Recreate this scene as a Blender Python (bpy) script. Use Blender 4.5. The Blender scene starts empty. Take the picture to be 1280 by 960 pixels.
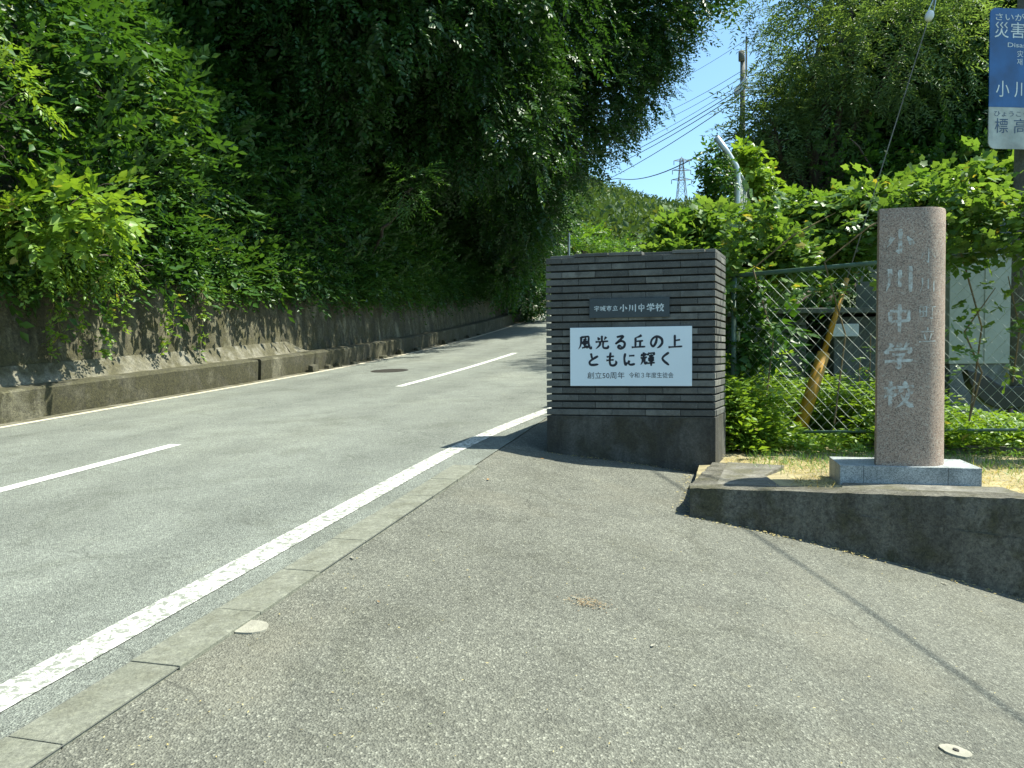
import bpy, bmesh, math, random
import numpy as np
from mathutils import Matrix, Vector

rng = np.random.default_rng(7)
random.seed(7)
scene = bpy.context.scene
COL = scene.collection
R = math.radians

# ------------------------------------------------------------------ camera
ZC = 1.5
cam_data = bpy.data.cameras.new('camera')
cam_data.sensor_width = 36.0
cam_data.lens = 27.0
cam_data.clip_start = 0.05
cam_data.clip_end = 3000
cam = bpy.data.objects.new('camera', cam_data)
COL.objects.link(cam)
CAMM = Matrix.Translation((0, 0, ZC)) @ Matrix.Rotation(math.pi / 2 - R(2.1), 4, 'X') @ Matrix.Rotation(R(-0.46), 4, 'Z')
cam.matrix_world = CAMM
scene.camera = cam

# ------------------------------------------------------------------ sky, sun, exposure
SUN = Vector((0.4985, 0.03, 0.866)).normalized()
world = bpy.data.worlds.new('World')
scene.world = world
world.use_nodes = True
wn = world.node_tree
bg = wn.nodes['Background']
sky = wn.nodes.new('ShaderNodeTexSky')
sky.sky_type = 'NISHITA'
sky.sun_disc = False
sky.sun_elevation = math.asin(SUN.z)
sky.sun_rotation = math.atan2(SUN.x, SUN.y)
sky.air_density = 1.0
sky.dust_density = 1.2
sky.ozone_density = 0.3
hue = wn.nodes.new('ShaderNodeMix'); hue.data_type = 'RGBA'; hue.blend_type = 'MULTIPLY'; hue.inputs[0].default_value = 1.0
hue.inputs[7].default_value = (0.76, 1.0, 1.04, 1)          # clear cyan-blue summer air
wn.links.new(sky.outputs[0], hue.inputs[6]); wn.links.new(hue.outputs[2], bg.inputs[0])
bg.inputs[1].default_value = 0.115
sl = bpy.data.lights.new('sun', 'SUN')
sl.energy = 5.0
sl.angle = R(0.45)
sl.color = (1.0, 0.98, 0.85)
so = bpy.data.objects.new('sun', sl)
COL.objects.link(so)
so.rotation_euler = SUN.to_track_quat('Z', 'Y').to_euler()
scene.view_settings.view_transform = 'Standard'
scene.view_settings.look = 'None'
scene.view_settings.gamma = 1.0
scene.view_settings.exposure = 1.15
scene.cycles.max_bounces = 5
scene.cycles.diffuse_bounces = 3
scene.cycles.glossy_bounces = 2
scene.cycles.transmission_bounces = 4
scene.cycles.transparent_max_bounces = 4

# ------------------------------------------------------------------ helpers
def at(u, v, y):
    """World point that photograph pixel (u, v) shows at world depth y."""
    d = CAMM.to_3x3() @ Vector(((u - 640) / 960.0, (480 - v) / 960.0, -1.0))
    return Vector((d.x / d.y * y, y, ZC + d.z / d.y * y))

def tag(o, label=None, cat=None, group=None, kind=None):
    if label: o['label'] = label
    if cat: o['category'] = cat
    if group: o['group'] = group
    if kind: o['kind'] = kind
    return o

def empty(name, loc=(0, 0, 0)):
    o = bpy.data.objects.new(name, None)
    o.empty_display_size = 0.2
    COL.objects.link(o)
    o.location = loc
    return o

def put(name, mesh, mat, parent=None, loc=None):
    if mat is not None and not mesh.materials:
        mesh.materials.append(mat)
    o = bpy.data.objects.new(name, mesh)
    COL.objects.link(o)
    if parent is not None:
        o.parent = parent
        pl = parent.location
        o.location = (Vector(loc) if loc is not None else Vector((0, 0, 0))) - pl
        if parent.parent is not None:
            o.location = (Vector(loc) if loc is not None else Vector((0, 0, 0))) - pl - parent.parent.location
    elif loc is not None:
        o.location = loc
    return o

class MB:
    """Collects boxes, tubes and polygons and links them as one mesh."""
    def __init__(self):
        self.v = []; self.f = []
    def poly(self, pts):
        b = len(self.v); self.v += [tuple(p) for p in pts]; self.f.append(tuple(range(b, b + len(pts))))
    def prism(self, base, top):
        n = len(base); b = len(self.v)
        self.v += [tuple(p) for p in base] + [tuple(p) for p in top]
        self.f.append(tuple(b + i for i in reversed(range(n))))
        self.f.append(tuple(b + n + i for i in range(n)))
        for i in range(n):
            j = (i + 1) % n
            self.f.append((b + i, b + j, b + n + j, b + n + i))
    def box(self, o, ex, ey, ez):
        o = Vector(o); ex = Vector(ex); ey = Vector(ey); ez = Vector(ez)
        q = [o, o + ex, o + ex + ey, o + ey]
        self.prism(q, [p + ez for p in q])
    def tube(self, pts, rad, n=8, cap=True):
        pts = [Vector(p) for p in pts]
        if not hasattr(rad, '__len__'): rad = [rad] * len(pts)
        b = len(self.v); ref = None
        for i, p in enumerate(pts):
            d = (pts[min(i + 1, len(pts) - 1)] - pts[max(i - 1, 0)]).normalized()
            if ref is None:
                ref = Vector((1, 0, 0)) if abs(d.x) < 0.8 else Vector((0, 1, 0))
            a = (ref - d * ref.dot(d)).normalized(); c = d.cross(a); ref = a
            for k in range(n):
                t = 2 * math.pi * k / n
                self.v.append(tuple(p + (a * math.cos(t) + c * math.sin(t)) * rad[i]))
        for i in range(len(pts) - 1):
            for k in range(n):
                k2 = (k + 1) % n
                self.f.append((b + i * n + k, b + i * n + k2, b + (i + 1) * n + k2, b + (i + 1) * n + k))
        if cap:
            self.f.append(tuple(b + k for k in reversed(range(n))))
            self.f.append(tuple(b + (len(pts) - 1) * n + k for k in range(n)))
    def mesh(self, name, smooth=False, bevel=0.0, origin=None):
        m = bpy.data.meshes.new(name)
        vs = self.v
        if origin is not None:
            vs = [(x - origin[0], y - origin[1], z - origin[2]) for x, y, z in vs]
        m.from_pydata(vs, [], self.f)
        if bevel:
            bm = bmesh.new(); bm.from_mesh(m)
            bmesh.ops.bevel(bm, geom=list(bm.edges), offset=bevel, segments=2, affect='EDGES', profile=0.6)
            bm.to_mesh(m); bm.free()
        if smooth:
            m.polygons.foreach_set('use_smooth', [True] * len(m.polygons))
        m.update()
        return m
    def build(self, name, mat, parent=None, smooth=False, bevel=0.0):
        return put(name, self.mesh(name, smooth, bevel), mat, parent)

def np_mesh(name, V, T, tint=None, smooth=False):
    """Triangle mesh straight from arrays."""
    m = bpy.data.meshes.new(name)
    V = np.ascontiguousarray(V, dtype=np.float32).reshape(-1, 3); T = np.ascontiguousarray(T, dtype=np.int32).reshape(-1, 3)
    m.vertices.add(len(V)); m.vertices.foreach_set('co', V.ravel())
    m.loops.add(T.size); m.loops.foreach_set('vertex_index', T.ravel())
    m.polygons.add(len(T)); m.polygons.foreach_set('loop_start', np.arange(0, T.size, 3, dtype=np.int32))
    m.update(calc_edges=True)
    if tint is not None:
        a = m.attributes.new('tint', 'FLOAT_COLOR', 'POINT')
        c = np.ones((len(V), 4), dtype=np.float32); c[:, :tint.shape[1]] = tint
        a.data.foreach_set('color', c.ravel())
    if smooth:
        m.polygons.foreach_set('use_smooth', np.ones(len(T), dtype=bool))
    return m

def snoise(P, f, seed=0):
    """Cheap smooth noise in about -1..1 at points P (n,3)."""
    r = np.random.default_rng(seed); out = np.zeros(len(P))
    for k in range(6):
        d = r.normal(size=3); d /= np.linalg.norm(d)
        out += np.sin(P @ d * f * r.uniform(0.7, 1.6) + r.uniform(0, 6.28))
    return out / 3.0

# ------------------------------------------------------------------ materials
def mat_new(name):
    m = bpy.data.materials.new(name); m.use_nodes = True
    return m, m.node_tree, m.node_tree.nodes['Principled BSDF']

def nd(nt, t, **kw):
    n = nt.nodes.new(t)
    for k, v in kw.items():
        if k in n.inputs: n.inputs[k].default_value = v
        else: setattr(n, k, v)
    return n

def ramp(nt, fac, stops):
    r = nt.nodes.new('ShaderNodeValToRGB')
    e = r.color_ramp.elements
    while len(e) < len(stops): e.new(0.5)
    for k, (p, c) in enumerate(stops):
        e[k].position = p; e[k].color = (*c, 1) if len(c) == 3 else c
    nt.links.new(fac, r.inputs[0])
    return r.outputs[0]

def mixc(nt, fac, a, b, mode='MIX'):
    m = nt.nodes.new('ShaderNodeMix'); m.data_type = 'RGBA'; m.blend_type = mode
    for s, x in ((0, fac), (6, a), (7, b)):
        if isinstance(x, (int, float)): m.inputs[s].default_value = x
        elif isinstance(x, tuple): m.inputs[s].default_value = (*x, 1)
        else: nt.links.new(x, m.inputs[s])
    return m.outputs[2]

def coords(nt, scale=(1, 1, 1), kind='Object'):
    tc = nt.nodes.new('ShaderNodeTexCoord'); mp = nt.nodes.new('ShaderNodeMapping')
    nt.links.new(tc.outputs[kind], mp.inputs[0]); mp.inputs['Scale'].default_value = scale
    return mp.outputs[0]

def noise(nt, vec, scale, detail=4, rough=0.55, dist=0.0):
    n = nd(nt, 'ShaderNodeTexNoise', Scale=scale, Detail=detail, Roughness=rough, Distortion=dist)
    nt.links.new(vec, n.inputs['Vector']); return n.outputs[0]

def vor(nt, vec, scale, out='Distance', feature='F1'):
    n = nd(nt, 'ShaderNodeTexVoronoi', Scale=scale); n.feature = feature
    nt.links.new(vec, n.inputs['Vector']); return n.outputs[out]

def bump(nt, bs, h, strength, dist=0.01, prev=None):
    b = nd(nt, 'ShaderNodeBump', Strength=strength, Distance=dist)
    nt.links.new(h, b.inputs['Height'])
    if prev is not None: nt.links.new(prev, b.inputs['Normal'])
    nt.links.new(b.outputs[0], bs.inputs['Normal']); return b.outputs[0]

def mat_plain(name, col, rough=0.6, metal=0.0, var=0.15, vscale=8.0, bmp=0.0):
    m, nt, bs = mat_new(name)
    c = coords(nt); n = noise(nt, c, vscale, 5)
    lo = tuple(x * (1 - var) for x in col); hi = tuple(min(1, x * (1 + var)) for x in col)
    nt.links.new(ramp(nt, n, [(0.3, lo), (0.7, hi)]), bs.inputs['Base Color'])
    bs.inputs['Roughness'].default_value = rough; bs.inputs['Metallic'].default_value = metal
    if bmp: bump(nt, bs, noise(nt, c, vscale * 6, 4), bmp)
    return m

def mat_asphalt(name, dark, mid, light, cell, patch, warm=None, tracks=False):
    m, nt, bs = mat_new(name)
    c = coords(nt)
    n = nd(nt, 'ShaderNodeTexVoronoi', Scale=cell); nt.links.new(c, n.inputs['Vector'])
    sep = nd(nt, 'ShaderNodeSeparateColor'); nt.links.new(n.outputs['Color'], sep.inputs[0])
    stones = ramp(nt, sep.outputs[0], [(0.0, dark), (0.3, tuple(x * .7 for x in mid)), (0.55, mid), (0.84, tuple(x * 1.15 for x in mid)), (1.0, light)])
    fine = noise(nt, c, cell * 2.3, 3, 0.7)
    col = mixc(nt, 0.45, stones, ramp(nt, fine, [(0.3, tuple(x * 0.55 for x in mid)), (0.7, tuple(x * 1.35 for x in mid))]))
    big = noise(nt, c, patch, 5, 0.6, 0.4)
    col = mixc(nt, 1.0, col, ramp(nt, big, [(0.3, (0.85, 0.85, 0.85)), (0.52, (1, 1, 1)), (0.72, (1.1, 1.09, 1.06))]), 'MULTIPLY')
    mid_n = noise(nt, c, patch * 7, 4, 0.6)
    col = mixc(nt, 1.0, col, ramp(nt, mid_n, [(0.3, (0.86, 0.86, 0.86)), (0.7, (1.1, 1.1, 1.1))]), 'MULTIPLY')
    if warm:
        w = noise(nt, c, patch * 1.7, 4, 0.6)
        col = mixc(nt, ramp(nt, w, [(0.55, (0, 0, 0)), (0.8, (0.55, 0.55, 0.55))]), col, warm)
    gr = noise(nt, c, 42, 3, 0.8)
    col = mixc(nt, 1.0, col, ramp(nt, gr, [(0.32, (0.72, 0.72, 0.72)), (0.5, (1, 1, 1)), (0.68, (1.28, 1.28, 1.26))]), 'MULTIPLY')
    # blotchy stains at two sizes and a few hairline cracks
    st1 = noise(nt, c, patch * 3.1, 6, 0.68, 1.2)
    col = mixc(nt, 1.0, col, ramp(nt, st1, [(0.36, (0.85, 0.85, 0.83)), (0.47, (1, 1, 1)), (0.62, (1, 1, 1)), (0.74, (1.16, 1.14, 1.08))]), 'MULTIPLY')
    wv = nd(nt, 'ShaderNodeVectorMath', operation='ADD'); nt.links.new(c, wv.inputs[0])
    wn_ = nd(nt, 'ShaderNodeTexNoise', Scale=3.0, Detail=4.0); nt.links.new(c, wn_.inputs['Vector'])
    ws = nd(nt, 'ShaderNodeVectorMath', operation='SCALE'); ws.inputs['Scale'].default_value = 0.5
    nt.links.new(wn_.outputs['Color'], ws.inputs[0]); nt.links.new(ws.outputs[0], wv.inputs[1])
    ck = vor(nt, wv.outputs[0], 0.42, 'Distance', 'DISTANCE_TO_EDGE')
    ckm = mixc(nt, 1.0, ramp(nt, ck, [(0.0015, (1, 1, 1)), (0.0045, (0, 0, 0))]), ramp(nt, noise(nt, c, 0.9, 3), [(0.5, (0, 0, 0)), (0.6, (0.75, 0.75, 0.75))]), 'MULTIPLY')
    col = mixc(nt, ckm, col, tuple(x * 0.45 for x in mid))
    if tracks:   # tyre-polished wheel tracks run along the road
        tc = nd(nt, 'ShaderNodeTexCoord'); dt = nd(nt, 'ShaderNodeVectorMath', operation='DOT_PRODUCT'); dt.inputs[1].default_value = (0.965, -0.262, 0)
        nt.links.new(tc.outputs['Object'], dt.inputs[0])
        mm = nd(nt, 'ShaderNodeMath', operation='MULTIPLY_ADD'); mm.inputs[1].default_value = 2 * math.pi / 1.5; mm.inputs[2].default_value = 0.6
        nt.links.new(dt.outputs['Value'], mm.inputs[0])
        sn = nd(nt, 'ShaderNodeMath', operation='SINE'); nt.links.new(mm.outputs[0], sn.inputs[0])
        col = mixc(nt, 1.0, col, ramp(nt, sn.outputs[0], [(0.0, (1.03, 1.03, 1.03)), (1.0, (0.9, 0.9, 0.9))]), 'MULTIPLY')
    nt.links.new(col, bs.inputs['Base Color'])
    bs.inputs['Roughness'].default_value = 0.85
    bs.inputs['Specular IOR Level'].default_value = 0.35
    b1 = bump(nt, bs, n.outputs['Distance'], 0.8, 0.008)
    bump(nt, bs, fine, 0.4, 0.004, b1)
    return m

def mat_concrete(name, base, stain, moss, mossiness=0.5, streak=0.3, light=None, scale=1.0, rough_bump=0.5, grain=0.4):
    m, nt, bs = mat_new(name)
    c = coords(nt)
    n1 = noise(nt, c, 3.0 * scale, 6, 0.62, 0.3)
    n2 = noise(nt, c, 14.0 * scale, 5, 0.65)
    col = ramp(nt, n2, [(0.3, tuple(x * 0.72 for x in base)), (0.7, tuple(x * 1.15 for x in base))])
    cs = coords(nt, (2.2 * scale, 2.2 * scale, streak))
    st = noise(nt, cs, 2.2, 5, 0.6, 0.2)
    col = mixc(nt, ramp(nt, st, [(0.42, (0, 0, 0)), (0.62, (0.85, 0.85, 0.85))]), col, stain)
    col = mixc(nt, ramp(nt, n1, [(0.62 - mossiness * 0.35, (0, 0, 0)), (0.75 - mossiness * 0.3, (0.9, 0.9, 0.9))]), col, moss)
    if light:
        cl = coords(nt, (1.3 * scale, 1.3 * scale, 0.6))
        l = noise(nt, cl, 1.6, 6, 0.65, 0.5)
        col = mixc(nt, ramp(nt, l, [(0.56, (0, 0, 0)), (0.68, (0.8, 0.8, 0.8))]), col, light)
    n3 = noise(nt, c, 60 * scale, 4, 0.7)
    col = mixc(nt, 1.0, col, ramp(nt, n3, [(0.3, (0.7, 0.7, 0.7)), (0.7, (1.2, 1.2, 1.2))]), 'MULTIPLY')
    n4 = noise(nt, c, 24 * scale, 5, 0.75, 0.8)
    col = mixc(nt, grain, col, mixc(nt, 1.0, col, ramp(nt, n4, [(0.34, (0.35, 0.34, 0.32)), (0.5, (0.95, 0.95, 0.95)), (0.66, (1.55, 1.52, 1.42))]), 'MULTIPLY'))
    nt.links.new(col, bs.inputs['Base Color'])
    bs.inputs['Roughness'].default_value = 0.9
    b1 = bump(nt, bs, n3, rough_bump, 0.012)
    if grain > .5: b1 = bump(nt, bs, n4, 0.6, 0.02, b1)
    bump(nt, bs, n1, 0.4, 0.03, b1)
    return m

def mat_leaf(name, a, b, yellow, transl=0.38, rough=0.42, odd=0.9):
    """a..b is the range of leaf greens, yellow the odd pale young leaf."""
    m, nt, bs = mat_new(name)
    at_ = nd(nt, 'ShaderNodeAttribute', attribute_name='tint')
    sep = nd(nt, 'ShaderNodeSeparateColor'); nt.links.new(at_.outputs[0], sep.inputs[0])
    col = mixc(nt, sep.outputs[0], a, b)
    col = mixc(nt, ramp(nt, sep.outputs[1], [(odd, (0, 0, 0)), (odd + .06, (1, 1, 1))]), col, yellow)
    nt.links.new(col, bs.inputs['Base Color'])
    bs.inputs['Roughness'].default_value = rough
    bs.inputs['Specular IOR Level'].default_value = 0.45
    tr = nd(nt, 'ShaderNodeBsdfTranslucent')
    nt.links.new(mixc(nt, 1.0, col, (1.5, 1.35, 0.5), 'MULTIPLY'), tr.inputs[0])
    mx = nd(nt, 'ShaderNodeMixShader'); mx.inputs[0].default_value = transl
    nt.links.new(bs.outputs[0], mx.inputs[1]); nt.links.new(tr.outputs[0], mx.inputs[2])
    nt.links.new(mx.outputs[0], nt.nodes['Material Output'].inputs[0])
    return m

def mat_paint(name, col, under, wear, scale=30):
    m, nt, bs = mat_new(name)
    c = coords(nt)
    n = noise(nt, c, scale, 6, 0.75, 0.6); n2 = noise(nt, c, 2.3, 4)
    v = vor(nt, c, 7, 'Distance', 'DISTANCE_TO_EDGE')
    fac = ramp(nt, n, [(wear - 0.05, (1, 1, 1)), (wear + 0.03, (0, 0, 0))])
    crack = ramp(nt, v, [(0.012, (1, 1, 1)), (0.03, (0, 0, 0))])
    crack = mixc(nt, 1.0, crack, ramp(nt, n2, [(0.45, (0, 0, 0)), (0.6, (0.8, 0.8, 0.8))]), 'MULTIPLY')
    colr = mixc(nt, fac, mixc(nt, n2, tuple(x * 0.85 for x in col), col), under)
    colr = mixc(nt, crack, colr, under)
    nt.links.new(colr, bs.inputs['Base Color']); bs.inputs['Roughness'].default_value = 0.7
    bump(nt, bs, noise(nt, c, 160, 3, 0.7), 0.4, 0.004)
    return m

M = {}
M['road'] = mat_asphalt('road_asphalt', (0.085, 0.096, 0.08), (0.182, 0.196, 0.17), (0.34, 0.37, 0.31), 150, 0.35, tracks=True)
M['drive'] = mat_asphalt('drive_asphalt', (0.055, 0.058, 0.049), (0.134, 0.136, 0.11), (0.34, 0.34, 0.28), 135, 0.55, warm=(0.17, 0.16, 0.12))
M['white_line'] = mat_paint('white_line_paint', (0.62, 0.62, 0.57), (0.18, 0.19, 0.16), 0.42)
M['worn_line'] = mat_paint('worn_line_paint', (0.56, 0.56, 0.51), (0.18, 0.19, 0.16), 0.5, 28)
M['cream_line'] = mat_paint('cream_line_paint', (0.58, 0.53, 0.41), (0.2, 0.19, 0.14), 0.42)
M['kerb_block'] = mat_concrete('kerb_block_concrete', (0.185, 0.19, 0.15), (0.14, 0.145, 0.11), (0.12, 0.122, 0.09), 0.3, 1.0, scale=2, rough_bump=0.3)
M['mortar'] = mat_plain('dark_mortar', (0.09, 0.09, 0.08), 0.95)
M['mossy'] = mat_concrete('mossy_concrete', (0.12, 0.11, 0.065), (0.03, 0.028, 0.016), (0.06, 0.055, 0.02), 0.52, 0.25, light=(0.24, 0.225, 0.15), rough_bump=0.7, grain=0.8)
M['apron'] = mat_concrete('pale_concrete', (0.2, 0.19, 0.145), (0.13, 0.12, 0.08), (0.07, 0.064, 0.03), 0.55, 0.2, grain=0.6)
M['kerb_wall'] = mat_concrete('damp_concrete', (0.09, 0.085, 0.055), (0.034, 0.032, 0.019), (0.05, 0.047, 0.02), 0.75, 0.25, light=(0.17, 0.16, 0.11), grain=0.8)
M['bed_wall'] = mat_concrete('rough_dark_concrete', (0.165, 0.157, 0.125), (0.085, 0.078, 0.058), (0.07, 0.066, 0.034), 0.42, 0.6, scale=1.6, rough_bump=1.0, grain=0.8)
M['bed_top'] = mat_concrete('weathered_concrete_top', (0.2, 0.19, 0.16), (0.1, 0.095, 0.075), (0.09, 0.085, 0.05), 0.5, 1, rough_bump=0.8)
M['gate_base'] = mat_concrete('gate_base_concrete', (0.085, 0.085, 0.074), (0.035, 0.035, 0.03), (0.042, 0.04, 0.025), 0.4, 0.25, rough_bump=0.5)
M['gate_core'] = mat_plain('recessed_joint', (0.03, 0.031, 0.03), 0.95)
M['soil'] = mat_plain('soil', (0.03, 0.034, 0.016), 0.95, vscale=5, var=0.35, bmp=0.6)
M['dry_soil'] = mat_plain('dry_straw_soil', (0.26, 0.22, 0.12), 0.95, vscale=6, var=0.45, bmp=0.8)
M['grass_soil'] = mat_plain('grassy_soil', (0.06, 0.08, 0.025), 0.95, vscale=3, var=0.4, bmp=0.6)
M['galv'] = mat_plain('galvanised_steel', (0.46, 0.5, 0.5), 0.45, 0.6, 0.12, 12)
M['green_paint'] = mat_plain('green_painted_steel', (0.1, 0.17, 0.13), 0.5, 0.1, 0.25, 10)
M['wire'] = mat_plain('pale_wire', (0.36, 0.4, 0.36), 0.45, 0.4)
M['cable'] = mat_plain('black_cable', (0.02, 0.02, 0.022), 0.6)
M['pole'] = mat_concrete('pole_concrete', (0.22, 0.21, 0.185), (0.15, 0.14, 0.12), (0.12, 0.11, 0.085), 0.35, 0.1, scale=0.8, rough_bump=0.15)
M['yellow'] = mat_plain('yellow_plastic', (0.42, 0.22, 0.015), 0.5, 0, 0.25, 7)
M['black'] = mat_plain('black_paint', (0.013, 0.014, 0.016), 0.35, 0, 0.3)
M['porcelain'] = mat_plain('white_porcelain', (0.7, 0.7, 0.68), 0.25)
M['bark'] = mat_plain('bark', (0.075, 0.06, 0.045), 0.95, 0, 0.4, 14, 0.8)
M['stem'] = mat_plain('vine_stem', (0.16, 0.12, 0.06), 0.8, 0, 0.3)
M['shed_wall'] = mat_plain('shed_wall_paint', (0.36, 0.38, 0.32), 0.75, 0, 0.12, 3, 0.1)
M['shed_grey'] = mat_concrete('grey_block_wall', (0.2, 0.215, 0.2), (0.13, 0.14, 0.13), (0.1, 0.11, 0.08), 0.3, 0.3, rough_bump=0.2)
M['dark_glass'] = mat_plain('dark_glass', (0.012, 0.016, 0.02), 0.08)
M['white_paint'] = mat_plain('white_enamel', (0.72, 0.75, 0.77), 0.5, 0, 0.05)
M['sign_white'] = mat_plain('sign_white', (0.70, 0.79, 0.84), 0.5, 0, 0.03, 1.5)
M['ink'] = mat_plain('ink', (0.006, 0.008, 0.02), 0.5)
M['plate'] = mat_plain('slate_plate', (0.028, 0.04, 0.048), 0.4, 0, 0.15)
M['plate_text'] = mat_plain('plate_text', (0.52, 0.58, 0.6), 0.5, 0.1)
M['sign_blue'] = mat_plain('sign_blue', (0.008, 0.08, 0.24), 0.4, 0, 0.3, 4)
M['sign_text'] = mat_plain('sign_text_white', (0.55, 0.6, 0.6), 0.5)
M['sign_grey'] = mat_plain('sign_shaded_white', (0.33, 0.35, 0.33), 0.55, 0, 0.35, 5)  # white panel, greyed in its colour for the shade on the sign
M['sign_navy'] = mat_plain('sign_text_navy', (0.03, 0.07, 0.14), 0.5)
M['iron'] = mat_plain('cast_iron', (0.05, 0.047, 0.04), 0.6, 0.5, 0.3, 20, 0.6)
M['patch'] = mat_plain('pale_mortar_patch', (0.25, 0.24, 0.19), 0.9, 0, 0.2, 20, 0.5)
M['dead_leaf'] = mat_plain('dead_leaf', (0.27, 0.16, 0.06), 0.8, 0, 0.4, 40)
M['straw'] = mat_leaf('straw', (0.34, 0.28, 0.12), (0.55, 0.46, 0.2), (0.16, 0.2, 0.05), 0.2, 0.7)
M['lettering_paint'] = None

def mat_granite():
    m, nt, bs = mat_new('pink_granite')
    c = coords(nt)
    v = nd(nt, 'ShaderNodeTexVoronoi', Scale=170); nt.links.new(c, v.inputs['Vector'])
    sp = nd(nt, 'ShaderNodeSeparateColor'); nt.links.new(v.outputs['Color'], sp.inputs[0])
    col = ramp(nt, sp.outputs[0], [(0.0, (0.11, 0.09, 0.07)), (0.14, (0.22, 0.163, 0.13)), (0.5, (0.345, 0.25, 0.192)), (0.8, (0.4, 0.31, 0.247)), (1.0, (0.44, 0.4, 0.34))])
    n = noise(nt, c, 2.2, 5)
    col = mixc(nt, 1.0, col, ramp(nt, n, [(0.3, (0.72, 0.74, 0.74)), (0.7, (1.08, 1.02, 0.98))]), 'MULTIPLY')
    nt.links.new(col, bs.inputs['Base Color']); bs.inputs['Roughness'].default_value = 0.6
    bump(nt, bs, noise(nt, c, 220, 3, 0.7), 0.25, 0.003)
    return m
M['granite'] = mat_granite()

def mat_greystone():
    m, nt, bs = mat_new('grey_granite')
    c = coords(nt)
    v = nd(nt, 'ShaderNodeTexVoronoi', Scale=190); nt.links.new(c, v.inputs['Vector'])
    sp = nd(nt, 'ShaderNodeSeparateColor'); nt.links.new(v.outputs['Color'], sp.inputs[0])
    col = ramp(nt, sp.outputs[0], [(0, (0.18, 0.2, 0.2)), (0.5, (0.34, 0.37, 0.37)), (1, (0.48, 0.5, 0.5))])
    n = noise(nt, c, 5, 5)
    col = mixc(nt, 1.0, col, ramp(nt, n, [(0.35, (0.62, 0.64, 0.64)), (0.6, (1.05, 1.05, 1.05))]), 'MULTIPLY')
    nt.links.new(col, bs.inputs['Base Color']); bs.inputs['Roughness'].default_value = 0.55
    return m
M['grey_granite'] = mat_greystone()

def mat_tile():
    """Weathered grey wall tile; each tile takes its own shade."""
    m, nt, bs = mat_new('wall_tile')
    oi = nd(nt, 'ShaderNodeObjectInfo')
    c = coords(nt)
    ad = nd(nt, 'ShaderNodeVectorMath', operation='ADD'); nt.links.new(c, ad.inputs[0])
    cmb = nd(nt, 'ShaderNodeCombineXYZ'); mul = nd(nt, 'ShaderNodeMath', operation='MULTIPLY'); mul.inputs[1].default_value = 50
    nt.links.new(oi.outputs['Random'], mul.inputs[0]); nt.links.new(mul.outputs[0], cmb.inputs[0]); nt.links.new(cmb.outputs[0], ad.inputs[1])
    n = noise(nt, ad.outputs[0], 9, 6, 0.68); n2 = noise(nt, ad.outputs[0], 80, 4, 0.7)
    base = ramp(nt, oi.outputs['Random'], [(0, (0.07, 0.073, 0.067)), (0.5, (0.105, 0.108, 0.1)), (0.85, (0.14, 0.143, 0.13)), (1, (0.21, 0.21, 0.185))])
    col = mixc(nt, ramp(nt, n, [(0.4, (0, 0, 0)), (0.7, (0.8, 0.8, 0.8))]), base, (0.05, 0.05, 0.045))
    col = mixc(nt, ramp(nt, n2, [(0.55, (0, 0, 0)), (0.75, (0.6, 0.6, 0.6))]), col, (0.22, 0.22, 0.19))
    nt.links.new(col, bs.inputs['Base Color']); bs.inputs['Roughness'].default_value = 0.85
    bump(nt, bs, n2, 0.5, 0.005)
    return m
M['tile'] = mat_tile()

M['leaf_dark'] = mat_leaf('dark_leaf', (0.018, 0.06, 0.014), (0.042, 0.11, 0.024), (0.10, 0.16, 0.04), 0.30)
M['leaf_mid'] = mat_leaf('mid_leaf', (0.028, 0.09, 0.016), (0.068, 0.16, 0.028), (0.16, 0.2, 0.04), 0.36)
M['leaf_lit'] = mat_leaf('sunlit_leaf', (0.06, 0.15, 0.02), (0.13, 0.25, 0.036), (0.25, 0.24, 0.06), 0.4)  # sunlight put into the colour: a brighter copy of the green leaf
M['leaf_vine'] = mat_leaf('vine_leaf', (0.06, 0.14, 0.026), (0.15, 0.25, 0.06), (0.26, 0.24, 0.05), 0.44, 0.38, odd=0.86)
M['leaf_feather'] = mat_leaf('feathery_leaf', (0.085, 0.16, 0.06), (0.16, 0.26, 0.1), (0.2, 0.26, 0.08), 0.45)
M['leaf_bright'] = mat_leaf('lit_yellow_green_leaf', (0.1, 0.2, 0.02), (0.2, 0.32, 0.05), (0.3, 0.28, 0.08), 0.42)  # yellow-green leaf, its colour brightened as if in full sun
M['leaf_bank'] = mat_leaf('bank_leaf', (0.024, 0.08, 0.016), (0.066, 0.15, 0.028), (0.16, 0.21, 0.045), 0.36)
M['leaf_hill'] = mat_leaf('hill_leaf', (0.04, 0.082, 0.028), (0.085, 0.14, 0.04), (0.15, 0.17, 0.05), 0.25, 0.7)

# ------------------------------------------------------------------ terrain functions (x right, y ahead, z up)
RD = Vector((0.262, 0.965, 0)).normalized()      # along the road, uphill
RN = Vector((RD.y, -RD.x, 0))                    # to the right across it
def S_(x, y): return x * RD.x + y * RD.y
def L_(x, y): return x * RN.x + y * RN.y
def road_z(s):
    e = max(0.0, s - 12.0); q = 0.0016 * min(e, 28) ** 2 + max(0, e - 28) * 0.0896
    return ZC - 1.25 + 0.0644 * s + q
def pt(s, lat, dz=0.0):
    return Vector((RD.x * s + RN.x * lat, RD.y * s + RN.y * lat, road_z(s) + dz))
def drive_z(x, y):
    s, l = S_(x, y), L_(x, y); t = max(0.0, l + 1.95)
    return road_z(s) - 0.055 * min(1.0, t / 0.5) * min(1, max(0, (s - 3) / 3)) - (0.05 * t + 0.03 * t * t if t < 5 else 1.0 + 0.12 * (t - 5))
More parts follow.
